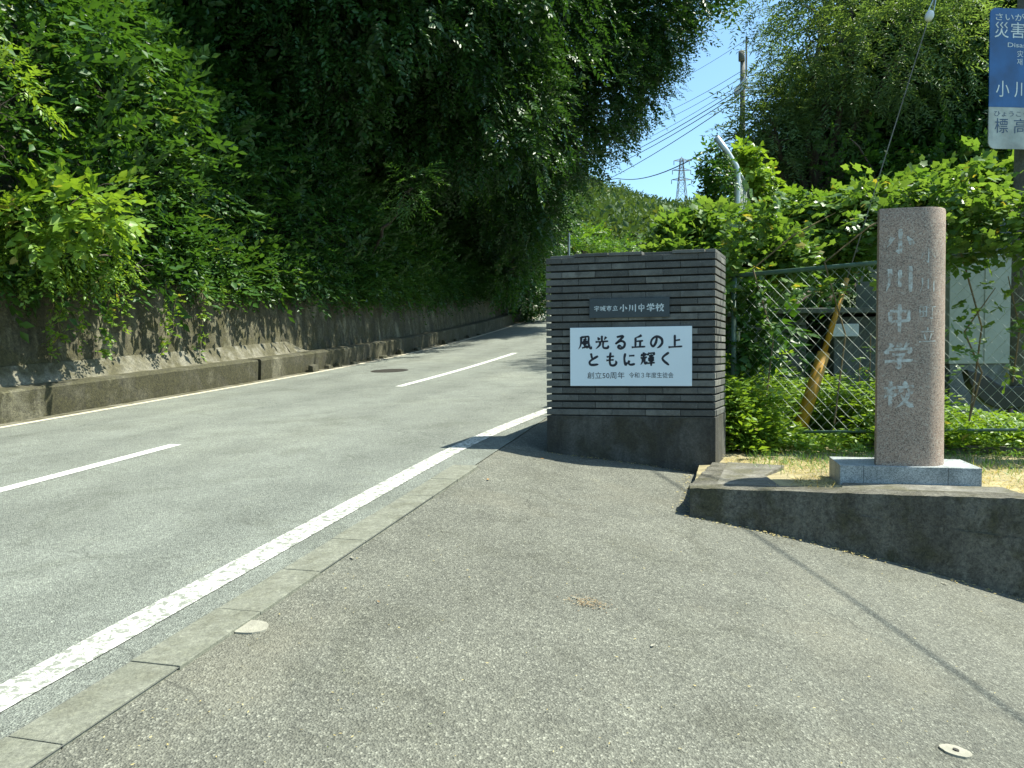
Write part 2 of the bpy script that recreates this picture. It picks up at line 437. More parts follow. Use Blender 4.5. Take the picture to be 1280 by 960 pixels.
def ground_hit(u, v, f=drive_z):
    lo, hi = 0.8, 60.0
    for k in range(60):
        y = 0.5 * (lo + hi); p = at(u, v, y)
        if p.z > f(p.x, p.y): lo = y
        else: hi = y
    return at(u, v, lo)
E1 = Vector((0.971, -0.238, 0)).normalized()     # front direction of the gate wall, the kerb and the stone pillar
E2 = Vector((0.238, 0.971, 0)).normalized()
BEDZ = ZC - 0.93

def grid(name, us, vs, fn, mat, kind='structure', parent=None, smooth=True):
    V = [tuple(fn(a, b)) for a in us for b in vs]; n = len(vs)
    F = [(i * n + j, (i + 1) * n + j, (i + 1) * n + j + 1, i * n + j + 1) for i in range(len(us) - 1) for j in range(n - 1)]
    m = bpy.data.meshes.new(name); m.from_pydata(V, [], F)
    if smooth: m.polygons.foreach_set('use_smooth', [True] * len(F))
    m.update()
    if len(F):
        bm = bmesh.new(); bm.from_mesh(m)
        bmesh.ops.recalc_face_normals(bm, faces=bm.faces)
        if sum(f.normal.z for f in bm.faces) < 0: bmesh.ops.reverse_faces(bm, faces=bm.faces)
        bm.to_mesh(m); bm.free()
    o = put(name, m, mat, parent)
    if kind and parent is None: o['kind'] = kind
    return o

lin = lambda a, b, n: [a + (b - a) * i / (n - 1) for i in range(n)]

# the ground sheet, under everything and out to the horizon
gx = [-1500, -600, -250, -120, -70] + lin(-50, 50, 21) + [70, 120, 250, 600, 1500]
gy = [-1500, -400, -150, -80, -50, -30] + lin(-20, 80, 21) + [120, 250, 600, 1500]
o = grid('ground', gx, gy, lambda x, y: (x, y, -1.9 + max(-2.0, min(4.0, 0.0169 * x + 0.05 * y))), M['grass_soil'])
tag(o, 'green ground sheet reaching to the horizon', 'ground')

# road
def bend(s): return 0.024 * max(0.0, min(s, 12) - 5.6) ** 2 + .3 * max(0, s - 12)
o_road = grid('road', lin(-8, 75, 120), lin(-8.36, -1.9, 9), lambda s, l: pt(s, l + ((bend(min(s, 18)) if s > 12.4 else 0) * (l + 8.36) / 6.46), 0), M['road'])
tag(o_road, 'grey asphalt road climbing uphill to the right', 'road')
def stripe(name, l0, l1, s0, s1, mat, dz=0.004, n=None, fn=None):
    n = n or max(2, int((s1 - s0) / 0.7))
    g = grid(name, lin(s0, s1, n), [l0, l1], lambda s, l: pt(s, l, dz), mat, None, o_road)
    return g
grid('edge_line', lin(-6, 16, 70), [-2.385, -2.215], lambda s, l: (lambda p: (p.x, p.y, drive_z(p.x, p.y) + .005))(pt(s, l + bend(s))), M['worn_line'], None, o_road)
stripe('edge_line', -8.20, -8.08, -6, 70, M['cream_line'])
# centre dashes measured on the road surface
for s0, s1 in ((-6.0, -1.6), (1.9, 6.35), (11.75, 19.2), (26, 32), (38, 44)):
    stripe('centre_line', -5.20, -5.06, s0, s1, M['white_line'])

# driveway
o_drive = grid('driveway', lin(-7, 12.5, 60), [-1.905 + 0.0 + k * 0.33 for k in range(34)], lambda s, l: (lambda p: (p.x, p.y, drive_z(p.x, p.y) - 0.002))(pt(s, l)), M['drive'])
tag(o_drive, 'coarse grey asphalt driveway sloping down to the right', 'driveway')

# flush concrete kerb blocks between road and driveway
kb = grid('gutter_kerb', lin(-6.1, 5.82, 20), [-2.068, -1.858], lambda s, l: pt(s, l, 0.003), M['mortar'])
tag(kb, 'row of flush concrete kerb blocks between road and driveway', 'kerb')
for k in range(24):
    s1 = 5.80 - k * 0.502; s0 = s1 - 0.497
    b = MB(); tz = random.uniform(-0.0015, 0.0015)
    l0, l1 = -2.065 + random.uniform(-.004, .004), -1.86 + random.uniform(-.004, .004)
    base = [pt(s0, l0, -.05), pt(s0, l1, -.05), pt(s1, l1, -.05), pt(s1, l0, -.05)]
    top = [pt(s0, l0, .008 + tz), pt(s0, l1, .009 + tz), pt(s1, l1, .009 + tz), pt(s1, l0, .008 + tz)]
    b.prism(base, top); b.build('kerb_block', M['kerb_block'], kb, bevel=0.003)

# hillside on the left
def bank_z(s, lat):
    d = -9.05 - lat
    if d < 4.5: h = 1.75 + d * 2.1
    else: h = 11.2 + (d - 4.5) * 0.7
    P = np.array([[s, lat, 0]]); h *= max(0.0, min(1.0, (47 - s) / 8))
    return h + 0.35 * float(snoise(P, 0.8, 3)[0]) * min(1, d)
HS = [-14, -8, -4] + lin(-1, 47, 49)
HL = [-9.05, -9.4, -9.9, -10.5, -11.3, -12.2, -13.2, -14.3, -16, -18, -21, -25, -30, -38, -50, -80]
o = grid('hillside', HS, HL, lambda s, l: pt(s, l, bank_z(s, l)), M['soil'])
tag(o, 'steep wooded hillside above the mossy retaining wall', 'hillside')

# yard beyond the fence, verge along the right of the road
o = grid('yard', [2.2, 2.8, 4, 6, 8, 12, 18, 26, 40, 60], [7.3, 8, 9, 11, 14, 18, 24, 32, 45, 60],
         lambda x, y: (x + (y - 7.3) * 0.28, y, BEDZ - 0.06 + 0.012 * (y - 7.3)), M['grass_soil'])
tag(o, 'weedy ground behind the chain-link fence', 'yard')
o = grid('verge', lin(12.3, 75, 40), [-1.91, -1.0, 0.2, 1.4, 3], lambda s, l: pt(s, l + bend(min(s, 18)), 0.01 - max(0, l + 1.0) * 0.2), M['grass_soil'])
tag(o, 'narrow weedy verge along the right side of the road', 'verge')

# far hill
def hill_z(x, y):
    d = max(0.0, y - 55)
    ridge = 42.0 + 7.0 * math.sin(x * 0.021 + 2.6) + 4 * math.sin(x * 0.05 + 1.0) + 0.14 * max(0, -(x - 20))
    t = min(1.0, d / 165.0)
    return 2.5 + (ridge - 2.5) * (t * 0.8 + 0.2 * t * t) + 1.5 * math.sin(x * .11) * math.sin(y * .07)
o = grid('hill', lin(-260, 300, 57), [50, 55, 62] + lin(70, 250, 19) + [320, 450], lambda x, y: (x, y, hill_z(x, min(y, 225)) - (y > 300) * 18), M['grass_soil'])
tag(o, 'distant forested hill under the blue sky', 'hill')

# raised bed behind the right kerb
BC = Vector((1.23, 5.31, 0))                     # front left corner of the bed
def bedp(a, b, z): return BC + E1 * a + E2 * b + Vector((0, 0, z))
o = grid('planting_bed', lin(0.02, 7.0, 36), lin(0.02, 3.2, 20), lambda a, b: bedp(a + 0.03 * b, b, BEDZ - 0.012 - 0.012 * b + 0.012 * math.sin(a * 9 + b * 5) * math.cos(b * 11) * (b > .3)), M['dry_soil'])
tag(o, 'raised bed of dry straw around the stone pillar', 'planting bed')

# ------------------------------------------------------------------ left concrete walls
def sweep(name, prof, ss, mat, parent):
    """Closed prism: profile of (lat, dz) points swept along the road."""
    b = MB(); n = len(prof); base = 0
    for s in ss:
        for (l, z) in prof: b.v.append(tuple(pt(s, l, z)))
    for i in range(len(ss) - 1):
        for k in range(n):
            k2 = (k + 1) % n
            b.f.append((i * n + k, i * n + k2, (i + 1) * n + k2, (i + 1) * n + k))
    b.f.append(tuple(range(n))); b.f.append(tuple((len(ss) - 1) * n + k for k in reversed(range(n))))
    return b.build(name, mat, parent)

kw = empty('kerb_wall', pt(8, -8.5)); tag(kw, 'low damp concrete kerb wall along the far side of the road', 'kerb wall')
for s0, s1 in ((-6, 3.2), (3.215, 12.68), (12.78, 15.2), (15.2, 21.5), (21.53, 27.6), (27.63, 34)):
    top = 0.40 if s1 < 14 else 0.40
    ss = lin(s0, s1, max(3, int((s1 - s0) / 0.5)))
    sweep('wall_segment', [(-8.40, -0.1), (-8.375, top - .03), (-8.405, top), (-8.66, top + .015), (-8.68, -0.1)], ss, M['kerb_wall'], kw)
# gutter strip between the edge line and the kerb wall
o = grid('gutter', lin(-8, 60, 70), [-8.40, -8.21], lambda s, l: pt(s, l, 0.006), M['apron'])
tag(o, 'narrow concrete gutter strip beside the kerb wall', 'gutter')
rw = empty('retaining_wall', pt(8, -9)); tag(rw, 'tall mossy concrete retaining wall under the hanging greenery', 'retaining wall')
sweep('wall_face', [(-8.83, 0.3), (-8.98, 1.78), (-9.3, 1.8), (-9.3, 0.2)], lin(-8, 46, 80), M['mossy'], rw)
sweep('apron', [(-8.661, 0.2), (-8.661, 0.412), (-8.70, 0.43), (-8.845, 0.66), (-8.88, 0.66), (-8.88, 0.2)], lin(-8, 14.3, 30), M['apron'], rw)
b = MB()                                          # rounded end of the pale apron
for i, s in enumerate(lin(14.3, 15.1, 9)):
    h = 0.66 - 0.24 * (i / 8) ** 1.5
    for l, z in ((-8.662, 0.2), (-8.662, min(.412, h)), (-8.845, h), (-8.87, h), (-8.87, 0.2)): b.v.append(tuple(pt(s, l, z)))
for i in range(8):
    for k in range(5):
        k2 = (k + 1) % 5; b.f.append((i * 5 + k, i * 5 + k2, (i + 1) * 5 + k2, (i + 1) * 5 + k))
b.f.append((40, 41, 42, 43, 44)); b.build('apron', M['apron'], rw)
sweep('footing', [(-8.685, 0.1), (-8.685, 0.36), (-8.85, 0.37), (-8.85, 0.1)], lin(15.1, 44, 40), M['kerb_wall'], rw)
ORD = ['first', 'second', 'third', 'fourth', 'fifth', 'sixth', 'seventh', 'eighth', 'ninth', 'tenth', 'eleventh', 'twelfth']
# stones and broken kerb bits left in the gutter
for k, s in enumerate((14.4, 15.1, 15.6, 16.3, 17.2, 17.9, 19.0, 20.2, 22.4, 23.6, 24.8, 26.0)):
    b = MB(); w = random.uniform(.12, .3); h = random.uniform(.06, .16); l0 = random.uniform(-8.37, -8.33)
    q = [pt(s, l0, 0.0), pt(s, l0 + .13, 0.0), pt(s + w, l0 + .14, 0.0), pt(s + w * .95, l0, 0.0)]
    b.prism(q, [q[0] + Vector((.01, .01, h)), q[1] + Vector((-.02, .03, h * .8)), q[2] + Vector((-.03, -.02, h * .9)), q[3] + Vector((0, -.02, h))])
    tag(b.build('concrete_chunk', M['kerb_wall'], bevel=.01), 'broken concrete chunk in the gutter by the kerb wall, %s from the left' % ORD[k], 'rubble', 'concrete chunks in the gutter')

# unseen low wall added behind the gate wall to shade the road edge
bw = MB(); bw.prism([pt(7.3, -1.58, -.3), pt(7.3, -1.43, -.3), pt(16, -.12, -.3), pt(16, -.27, -.3)], [pt(7.3, -1.58, .86), pt(7.3, -1.43, .86), pt(16, -.12, .8), pt(16, -.27, .8)])
tag(bw.build('shade_wall', M['kerb_wall'], bevel=.01), 'unseen low wall added behind the gate wall to cast a shadow', 'wall')

# ------------------------------------------------------------------ gate wall of thin grey tiles
FL = Vector((0.315, 7.0, 0)); FR = Vector((1.765, 6.65, 0))
GA = (FR - FL); GW = GA.length; GA.normalize()
GB = Vector((0.4, 0.917, 0)).normalized(); GD = 0.6
ZB = ZC - 0.545; NC = 22; CH = 0.065; ZT = ZB + NC * CH
gw = empty('gate_wall', (FL.x, FL.y, 0.55)); tag(gw, 'dark grey tiled school gate wall carrying a white sign board', 'gate wall')
b = MB(); b.box(FL + Vector((0, 0, 0.2)), GA * GW, GB * GD, (0, 0, ZB - 0.2)); b.build('base', M['gate_base'], gw, bevel=.008)
ins = 0.035
b = MB(); b.box(FL + GA * ins + GB * ins + Vector((0, 0, ZB - .01)), GA * (GW - 2 * ins), GB * (GD - 2 * ins), (0, 0, NC * CH - 0.012)); b.build('core', M['gate_core'], gw)
tile_cache = {}
def tile(o, ex, ey, h):
    """A tile with corner o; tiles of one size share a mesh."""
    key = (round(ex.x, 3), round(ex.y, 3), round(ey.x, 3), round(ey.y, 3), round(h, 3))
    if key not in tile_cache:
        b = MB(); b.box((0, 0, 0), ex, ey, (0, 0, h)); tile_cache[key] = b.mesh('tile', bevel=.003)
        tile_cache[key].materials.append(M['tile'])
    t = bpy.data.objects.new('tile', tile_cache[key]); COL.objects.link(t); t.parent = gw
    t.location = Vector(o) - gw.location
TH = 0.0495; TT = 0.05
gap = 0.003
for c in range(NC):
    z = ZB + c * CH + (CH - TH) * 0.5
    odd = c % 2; jit = lambda: random.uniform(-.004, .004)
    nf = 5; full = GW / nf
    cuts = [0] + [full * (k + (0.5 if odd else 1.0)) for k in range(nf - (0 if odd else 1))] + [GW]
    for a0, a1 in zip(cuts[:-1], cuts[1:]):
        ln = round(a1 - a0 - gap, 3); j = random.choice((-.004, -.001, .002, .004))
        tile(FL + GA * a0 + GB * (0.0 + j) + Vector((0, 0, z)), GA * ln, GB * TT, TH)                    # front
    for a0, a1 in ((0, GW / 2), (GW / 2, GW)):
        tile(FL + GA * a0 + GB * (GD - TT) + Vector((0, 0, z)), GA * (a1 - a0 - gap), GB * TT, TH)      # back
    inner = GD - 2 * TT - 2 * gap
    for a in (0.0, GW - TT):
        for k in (0, 1):
            tile(FL + GA * (a + jit()) + GB * (TT + gap + k * inner / 2) + Vector((0, 0, z)), GA * TT, GB * (inner / 2 - gap), TH)
# capping tiles, laid unevenly
zt = ZT - 0.004
for a0, a1, off in ((0.02, .26, .06), (.265, .565, -.012), (.57, .865, -.008), (.87, 1.12, .05), (1.125, 1.40, -.012), (1.405, GW + .0, .0)):
    for q, (b0, b1) in enumerate(((off, .29), (.295, GD))):
        tile(FL + GA * a0 + GB * b0 + Vector((0, 0, zt + (0.0 if off < .03 else -.003))), GA * (a1 - a0 - gap), GB * (b1 - b0), 0.028)

# ------------------------------------------------------------------ brush lettering
GLYPH = {
 '風': ['d 24,10 23,50 17,76 3,98', 'k 24,13 58,9 77,11 76,48 83,80 94,92 99,76', 'd 62,22 48,28 36,30', 'v 36,42 37,62', 'h 36,42 64,40 62,61', 'h 37,62 63,59', 'v 50,27 50,85', 'h 30,88 66,81', 't 60,70 73,90'],
 '光': ['v 50,3 50,43', 't 20,14 34,34', 'd 80,11 66,34', 'h 5,47 95,42', 'd 38,46 34,70 6,97', 'k 60,45 58,78 68,90 92,88 94,70'],
 'る': ['c 26,14 70,10 34,48 20,60 55,42 80,54 78,80 55,95 36,86 44,74 62,84'],
 '丘': ['d 72,3 52,14 30,19', 'v 30,18 29,84', 'h 30,46 82,42', 'v 62,44 61,84', 'h 3,87 97,83'],
 'の': ['c 54,16 47,55 28,82 13,62 22,32 52,13 84,28 90,58 74,82 54,94'],
 '上': ['v 46,4 46,85', 'h 48,43 82,38', 'h 3,89 97,84'],
 'と': ['v 30,8 38,46', 'c 80,28 42,50 20,70 32,90 84,86'],
 'も': ['c 46,3 40,60 46,90 70,94 86,78 80,60', 'h 18,34 70,30', 'h 16,59 68,55'],
 'に': ['c 22,10 15,50 24,90 34,72', 'h 48,28 86,26', 'c 50,60 45,80 60,90 90,84'],
 '輝': ['v 22,4 22,39', 't 7,14 13,32', 'd 39,12 31,30', 'h 1,43 45,38', 'd 16,42 14,68 1,92', 'k 30,40 29,72 36,82 47,68', 't 53,12 50,26', 'h 53,12 97,8 91,23', 'h 58,29 90,26', 'v 60,41 60,66', 'h 60,41 89,39 87,65', 'h 61,53 87,51', 'h 60,66 88,63', 'h 47,81 99,76', 'v 74,18 74,99'],
 'く': ['c 72,6 28,48 74,95'],
 '小': ['v 50,6 50,90 38,80', 'd 26,34 8,68', 't 72,32 92,64'],
 '川': ['d 18,14 18,55 7,92', 'v 50,18 50,78', 'v 84,6 84,96'],
 '中': ['v 20,28 22,66', 'h 20,28 81,26 78,63', 'h 22,63 78,60', 'v 50,2 50,99'],
 '学': ['t 20,5 28,21', 't 46,2 52,18', 'd 79,3 66,21', 't 14,26 9,43', 'h 14,27 90,24 80,41', 'h 28,46 68,44 50,58', 'v 50,57 52,91 40,86', 'h 5,69 95,65'],
 '校': ['h 3,30 43,27', 'v 24,4 24,97', 'd 24,32 3,68', 't 26,40 41,57', 't 70,3 71,20', 'h 46,26 99,22', 'd 60,32 47,51', 't 78,30 95,47', 'd 82,46 70,74 41,98', 'n 56,50 74,78 99,95'],
 '宇': ['t 50,1 50,15', 't 12,18 9,33', 'h 12,19 91,16 82,33', 'h 26,40 74,38', 'h 6,60 94,56', 'v 50,40 50,93 37,86'],
 '城': ['h 2,36 33,33', 'v 17,9 17,75', 'h 0,81 35,68', 'h 38,28 97,24', 'd 42,28 40,66 27,96', 'h 42,48 61,46 58,77 50,74', 'k 64,3 70,50 88,91 98,76', 'd 90,40 74,70 55,92', 't 80,5 91,16'],
 '市': ['t 50,1 50,17', 'h 5,23 95,18', 'v 24,40 24,79', 'h 24,40 79,38 76,75 68,70', 'v 50,20 50,99'],
 '立': ['t 50,3 50,21', 'h 15,29 87,25', 't 30,40 38,73', 'd 73,38 60,77', 'h 3,87 97,82'],
 '町': ['v 6,22 7,79', 'h 6,22 43,20 41,77', 'h 7,49 41,47', 'h 7,77 41,75', 'v 24,22 24,76', 'h 48,24 99,20', 'v 76,22 76,91 61,84'],
}
def cr(pts, n=7):
    """Catmull-Rom through points."""
    if len(pts) < 3: return [tuple(pts[0][k] + (pts[1][k] - pts[0][k]) * i / 6 for k in (0, 1)) for i in range(7)]
    P = [pts[0]] + list(pts) + [pts[-1]]; out = []
    for i in range(1, len(P) - 2):
        for j in range(n):
            t = j / n
            out.append(tuple(0.5 * (2 * P[i][k] + (P[i + 1][k] - P[i - 1][k]) * t + (2 * P[i - 1][k] - 5 * P[i][k] + 4 * P[i + 1][k] - P[i + 2][k]) * t * t + (3 * P[i][k] - P[i - 1][k] - 3 * P[i + 1][k] + P[i + 2][k]) * t ** 3) for k in (0, 1)))
    out.append(tuple(pts[-1])); return out
PROF = {'h': [(0, 1.1), (.15, .75), (.8, .8), (.93, 1.25), (1, .7)], 'v': [(0, .8), (.1, 1.3), (.25, 1.05), (.85, 1.05), (1, .7)],
        'd': [(0, 1.3), (.3, 1.1), (.7, .75), (1, .15)], 'n': [(0, .4), (.5, 1.0), (.82, 1.6), (1, .2)], 't': [(0, .4), (.6, 1.5), (.85, 1.5), (1, .5)],
        'k': [(0, 1.1), (.3, .9), (.75, 1.2), (.9, 1.1), (1, .15)], 'c': [(0, .9), (.12, 1.25), (.4, .95), (.75, 1.25), (.93, 1.1), (1, .3)]}
def glyph_polys(ch, w):
    """Quads of the brush strokes of ch in a unit box, y up."""
    out = []
    for st in GLYPH[ch]:
        ty, rest = st.split(' ', 1)
        pts = [tuple(float(q) for q in p.split(',')) for p in rest.split(' ')]
        if ty in 'hv' and len(pts) > 2:                     # angular strokes keep their corners
            c = []
            for a, bb in zip(pts[:-1], pts[1:]): c += [tuple(a[k] + (bb[k] - a[k]) * i / 6 for k in (0, 1)) for i in range(6)]
            c.append(pts[-1])
        else: c = cr(pts)
        n = len(c)
        ln = [0]
        for a, bb in zip(c[:-1], c[1:]): ln.append(ln[-1] + math.hypot(bb[0] - a[0], bb[1] - a[1]))
        L = []; Rr = []
        for i, p in enumerate(c):
            a = c[max(0, i - 1)]; bb = c[min(n - 1, i + 1)]
            dx, dy = bb[0] - a[0], bb[1] - a[1]; m = math.hypot(dx, dy) or 1
            t = ln[i] / ln[-1]; pr = PROF[ty]
            ww = np.interp(t, [q[0] for q in pr], [q[1] for q in pr]) * w * 50
            L.append(((p[0] - dy / m * ww) / 100, 1 - (p[1] + dx / m * ww) / 100)); Rr.append(((p[0] + dy / m * ww) / 100, 1 - (p[1] - dx / m * ww) / 100))
        for i in range(n - 1): out.append([L[i], L[i + 1], Rr[i + 1], Rr[i]])
    return out
def letters(name, items, mapf, mat, parent, w=0.085, lift=0.0):
    """items: (char, x, y, size) in sign units; mapf(x, y) -> world point. Each stroke is lifted a hair above the one before."""
    b = MB()
    for ch, x, y, sz in items:
        for q in glyph_polys(ch, w): b.poly([mapf(x + p[0] * sz, y + p[1] * sz) for p in q])
    return b.build(name, mat, parent)
FONTS = {}
def font_mesh(text, size, bold=0.0):
    cu = bpy.data.curves.new('t', 'FONT'); cu.body = text; cu.size = size; cu.offset = bold; cu.resolution_u = 3
    ob = bpy.data.objects.new('t', cu); COL.objects.link(ob)
    dg = bpy.context.evaluated_depsgraph_get(); me = bpy.data.meshes.new_from_object(ob.evaluated_get(dg))
    bpy.data.objects.remove(ob)
    return me
def font_text(name, text, x, y, size, mapf, mat, parent, bold=0.0, width=None, center=True):
    me = font_mesh(text, size, bold)
    xs = [v.co.x for v in me.vertices]
    x0, x1 = min(xs), max(xs); sc = (width / (x1 - x0)) if width else 1.0
    for v in me.vertices:
        px = (v.co.x - x0) * sc + (x - (x1 - x0) * sc / 2 if center else x)
        v.co = mapf(px, y + v.co.y)
    me.materials.clear()
    return put(name, me, mat, parent)

# sign board on the gate wall
def wallp(u, v):
    """Point on the front plane of the gate wall under photograph pixel (u, v)."""
    d = at(u, v, 1.0) - Vector((0, 0, ZC)); n = Vector((GA.y, -GA.x, 0))
    t = (FL - Vector((0, 0, ZC))).dot(n) / d.dot(n)
    p = Vector((0, 0, ZC)) + d * t
    return (p - FL).dot(GA), p.z
GN = Vector((GA.y, -GA.x, 0))                    # out of the wall, towards the camera
def on_wall(a, z, out): return FL + GA * a + GN * out + Vector((0, 0, z))
a0, z1 = wallp(713, 410); a1, z0 = wallp(865, 482.5)
sb = empty('sign_board', on_wall(a0, z0, 0.01)); tag(sb, 'white sign board with black brush lettering on the tiled gate wall', 'sign')
b = MB(); b.box(on_wall(a0, z0, 0.006), GA * (a1 - a0), GN * 0.016, (0, 0, z1 - z0)); board = b.build('board', M['sign_white'], sb, bevel=.002)
SW, SH = a1 - a0, z1 - z0
mp = lambda x, y: on_wall(a0 + x * SW, z0 + y * SH, 0.0235)
def sign_row(text, xs, yc, sz):
    # sz is a fraction of the board width; letters keep their aspect
    k = SW / SH
    for ch, xc in zip(text, xs):
        it = MB()
        for q in glyph_polys(ch, 0.145): it.poly([mp(xc + (p[0] - .5) * sz, yc + (p[1] - .5) * sz * k) for p in q])
        it.build('character', M['ink'], board)
# positions read off the photograph's board (0..1 across, 0..1 up)
sign_row('風光る丘の上', [.125, .268, .42, .57, .715, .868], .745, .118)
sign_row('ともに輝く', [.20, .345, .495, .645, .79], .458, .118)
font_text('lettering', '創立50周年', .30, .135, .060, lambda x, y: mp(x, .135 + (y - .135) * (SW / SH) * 1.0), M['ink'], board, width=.31)
font_text('lettering', '令和３年度生徒会', .672, .145, .050, lambda x, y: mp(x, .145 + (y - .145) * (SW / SH) * 1.0), M['ink'], board, width=.36)

# name plate
a0p, z1p = wallp(737, 374); a1p, z0p = wallp(837, 396)
npl = empty('name_plate', on_wall(a0p, z0p, 0.01)); tag(npl, 'small dark slate name plate above the white sign board', 'name plate')
b = MB(); b.box(on_wall(a0p, z0p, 0.006), GA * (a1p - a0p), GN * 0.014, (0, 0, z1p - z0p)); plate = b.build('plate', M['plate'], npl, bevel=.002)
PW, PH = a1p - a0p, z1p - z0p
mpp = lambda x, y: on_wall(a0p + x * PW, z0p + y * PH, 0.0215)
b = MB()
for ch, xc, sz in (('宇', .095, .072), ('城', .172, .072), ('市', .25, .072), ('立', .328, .072), ('小', .43, .105), ('川', .545, .105), ('中', .655, .105), ('学', .77, .105), ('校', .88, .105)):
    for q in glyph_polys(ch, .13): b.poly([mpp(xc + (p[0] - .5) * sz, .49 + (p[1] - .5) * sz * PW / PH) for p in q])
b.build('lettering', M['plate_text'], plate)

# ------------------------------------------------------------------ kerb wall of the raised bed
bk = empty('bed_wall', bedp(0, 0, 0.4)); tag(bk, 'rough dark concrete wall edging the raised bed beside the driveway', 'low wall')
def rough_bar(name, A, B, wdir, wid, zb, zt_, mat, n=40, amp=.012, zslope=None):
    """Concrete bar from A to B with an uneven worn face."""
    b = MB(); A = Vector(A); B = Vector(B); wdir = Vector(wdir)
    prof = [(0, 0), (0, .35), (0, .7), (0.0, .93), (.035, 1.0), (.5, 1.0), (1, 1.0), (1, 0)]
    for i in range(n + 1):
        p = A + (B - A) * i / n
        for k, (w, h) in enumerate(prof):
            zz = zt_ if zslope is None else zslope(i / n)
            j = amp if 0 < k < 6 else 0
            b.v.append(tuple(p + wdir * (w * wid + random.uniform(-j, j)) + Vector((0, 0, zb + (zz - zb) * h + (random.uniform(-j, j) * .5 if 2 < k < 6 else 0)))))
    m = len(prof)
    for i in range(n):
        for k in range(m):
            k2 = (k + 1) % m; b.f.append((i * m + k, i * m + k2, (i + 1) * m + k2, (i + 1) * m + k))
    b.f.append(tuple(reversed(range(m)))); b.f.append(tuple(n * m + k for k in range(m)))
    return b.build(name, mat, bk, smooth=False)
rough_bar('wall_front', bedp(0, 0, 0), bedp(7, 0, 0), E2, .22, -1.2, BEDZ, M['bed_wall'], 130, .007)
rough_bar('wall_footing', bedp(.7, .004, 0), bedp(7, -.05, 0), E2, .02, -1.2, 0, M['bed_wall'], 60, .004, lambda t: BEDZ - .10 - .72 * t)
rough_bar('wall_return', bedp(0.0, 0.22, 0), bedp(0.17, 1.42, 0), E1, .2, -.6, BEDZ - .008, M['bed_wall'], 26, .008)
b = MB(); b.prism([bedp(.18, .22, BEDZ - .1), bedp(.62, .22, BEDZ - .1), bedp(.55, .7, BEDZ - .1), bedp(.75, 1.25, BEDZ - .1), bedp(.3, 1.42, BEDZ - .1)],
                  [bedp(.18, .22, BEDZ - .003), bedp(.62, .22, BEDZ - .001), bedp(.55, .7, BEDZ + .004), bedp(.75, 1.25, BEDZ + .006), bedp(.3, 1.42, BEDZ - .002)])
b.build('concrete_apron', M['bed_top'], bk, bevel=.006)
b = MB(); b.prism([bedp(1.02, .22, BEDZ - .1), bedp(2.12, .22, BEDZ - .1), bedp(2.08, .36, BEDZ - .1), bedp(1.06, .34, BEDZ - .1)], [bedp(1.02, .22, BEDZ - .004), bedp(2.12, .22, BEDZ - .001), bedp(2.08, .42, BEDZ + .006), bedp(1.06, .42, BEDZ + .006)])
b.build('concrete_apron', M['bed_top'], bk, bevel=.004)

# ------------------------------------------------------------------ stone pillar
PB = at(1050, 607, 5.48); PB.z = 0
sp = empty('stone_pillar', (PB.x + .45, PB.y, BEDZ)); tag(sp, 'round pink granite pillar with carved vertical lettering on a grey base', 'stone pillar')
pl = empty('plinth', (0, 0, 0)); pl.parent = sp
PLW, PLD, PLH = 0.915, 0.48, 0.128
for x0, x1, y0, y1 in ((0, .155, 0, .20), (.157, .70, 0, .20), (.702, .893, 0, .20), (.895, PLW, .012, PLD), (0, .30, .202, PLD), (.302, .893, .202, PLD)):
    b = MB(); b.box(PB + E1 * x0 + E2 * y0 + Vector((0, 0, BEDZ - .03)), E1 * (x1 - x0), E2 * (y1 - y0), (0, 0, PLH + .03))
    o = put('plinth_stone', b.mesh('plinth_stone', bevel=.003), M['grey_granite']); o.parent = pl; o.location = -sp.location
# shaft: flat front face, rounded right side and back
HW = .232
sec = []                                          # outline (a along E1, b along E2, arc length) starting at the left front corner
sec.append((-HW, 0.0))
for k in range(1, 9): sec.append((-HW + k * (HW + .045) / 9 * 1.0, -0.006 * math.sin(math.pi * k / 9)))
for k in range(0, 13):
    t = -math.pi / 2 + math.pi * k / 12
    sec.append((.045 + .198 * math.cos(t), .215 + .215 * math.sin(t)))
for k in range(1, 12):
    t = math.pi / 2 + (math.pi / 2) * k / 11
    sec.append((-.0 + .232 * math.cos(t) * (1 - .0) + .045 * (1 - k / 11.), .04 + .39 * math.sin(t)))
SC = PB + E1 * .485 + E2 * .04
ZS0, ZS1 = BEDZ + PLH, ZC + 1.015
def secp(i, z, f=1.0): return SC + E1 * sec[i][0] * f + E2 * (sec[i][1] - .1) * f + E2 * .1 + Vector((0, 0, z))
b = MB(); ns = len(sec)
zs = [(ZS0, 1.035)] + [(z, 1.0 + .03 * (1 - (z - ZS0) / (ZS1 - ZS0))) for z in lin(ZS0 + .05, ZS1 - .012, 12)] + [(ZS1, .985)]
for z, f in zs:
    for i in range(ns): b.v.append(tuple(secp(i, z, f)))
for j in range(len(zs) - 1):
    for i in range(ns):
        i2 = (i + 1) % ns; b.f.append((j * ns + i, j * ns + i2, (j + 1) * ns + i2, (j + 1) * ns + i))
b.f.append(tuple((len(zs) - 1) * ns + i for i in range(ns)))
shaft = b.build('shaft', M['granite'], sp, smooth=True)
mod = shaft.modifiers.new('edges', 'EDGE_SPLIT'); mod.split_angle = R(40)
arc = [0]
for i in range(1, 22): arc.append(arc[-1] + math.hypot(sec[i][0] - sec[i - 1][0], sec[i][1] - sec[i - 1][1]))
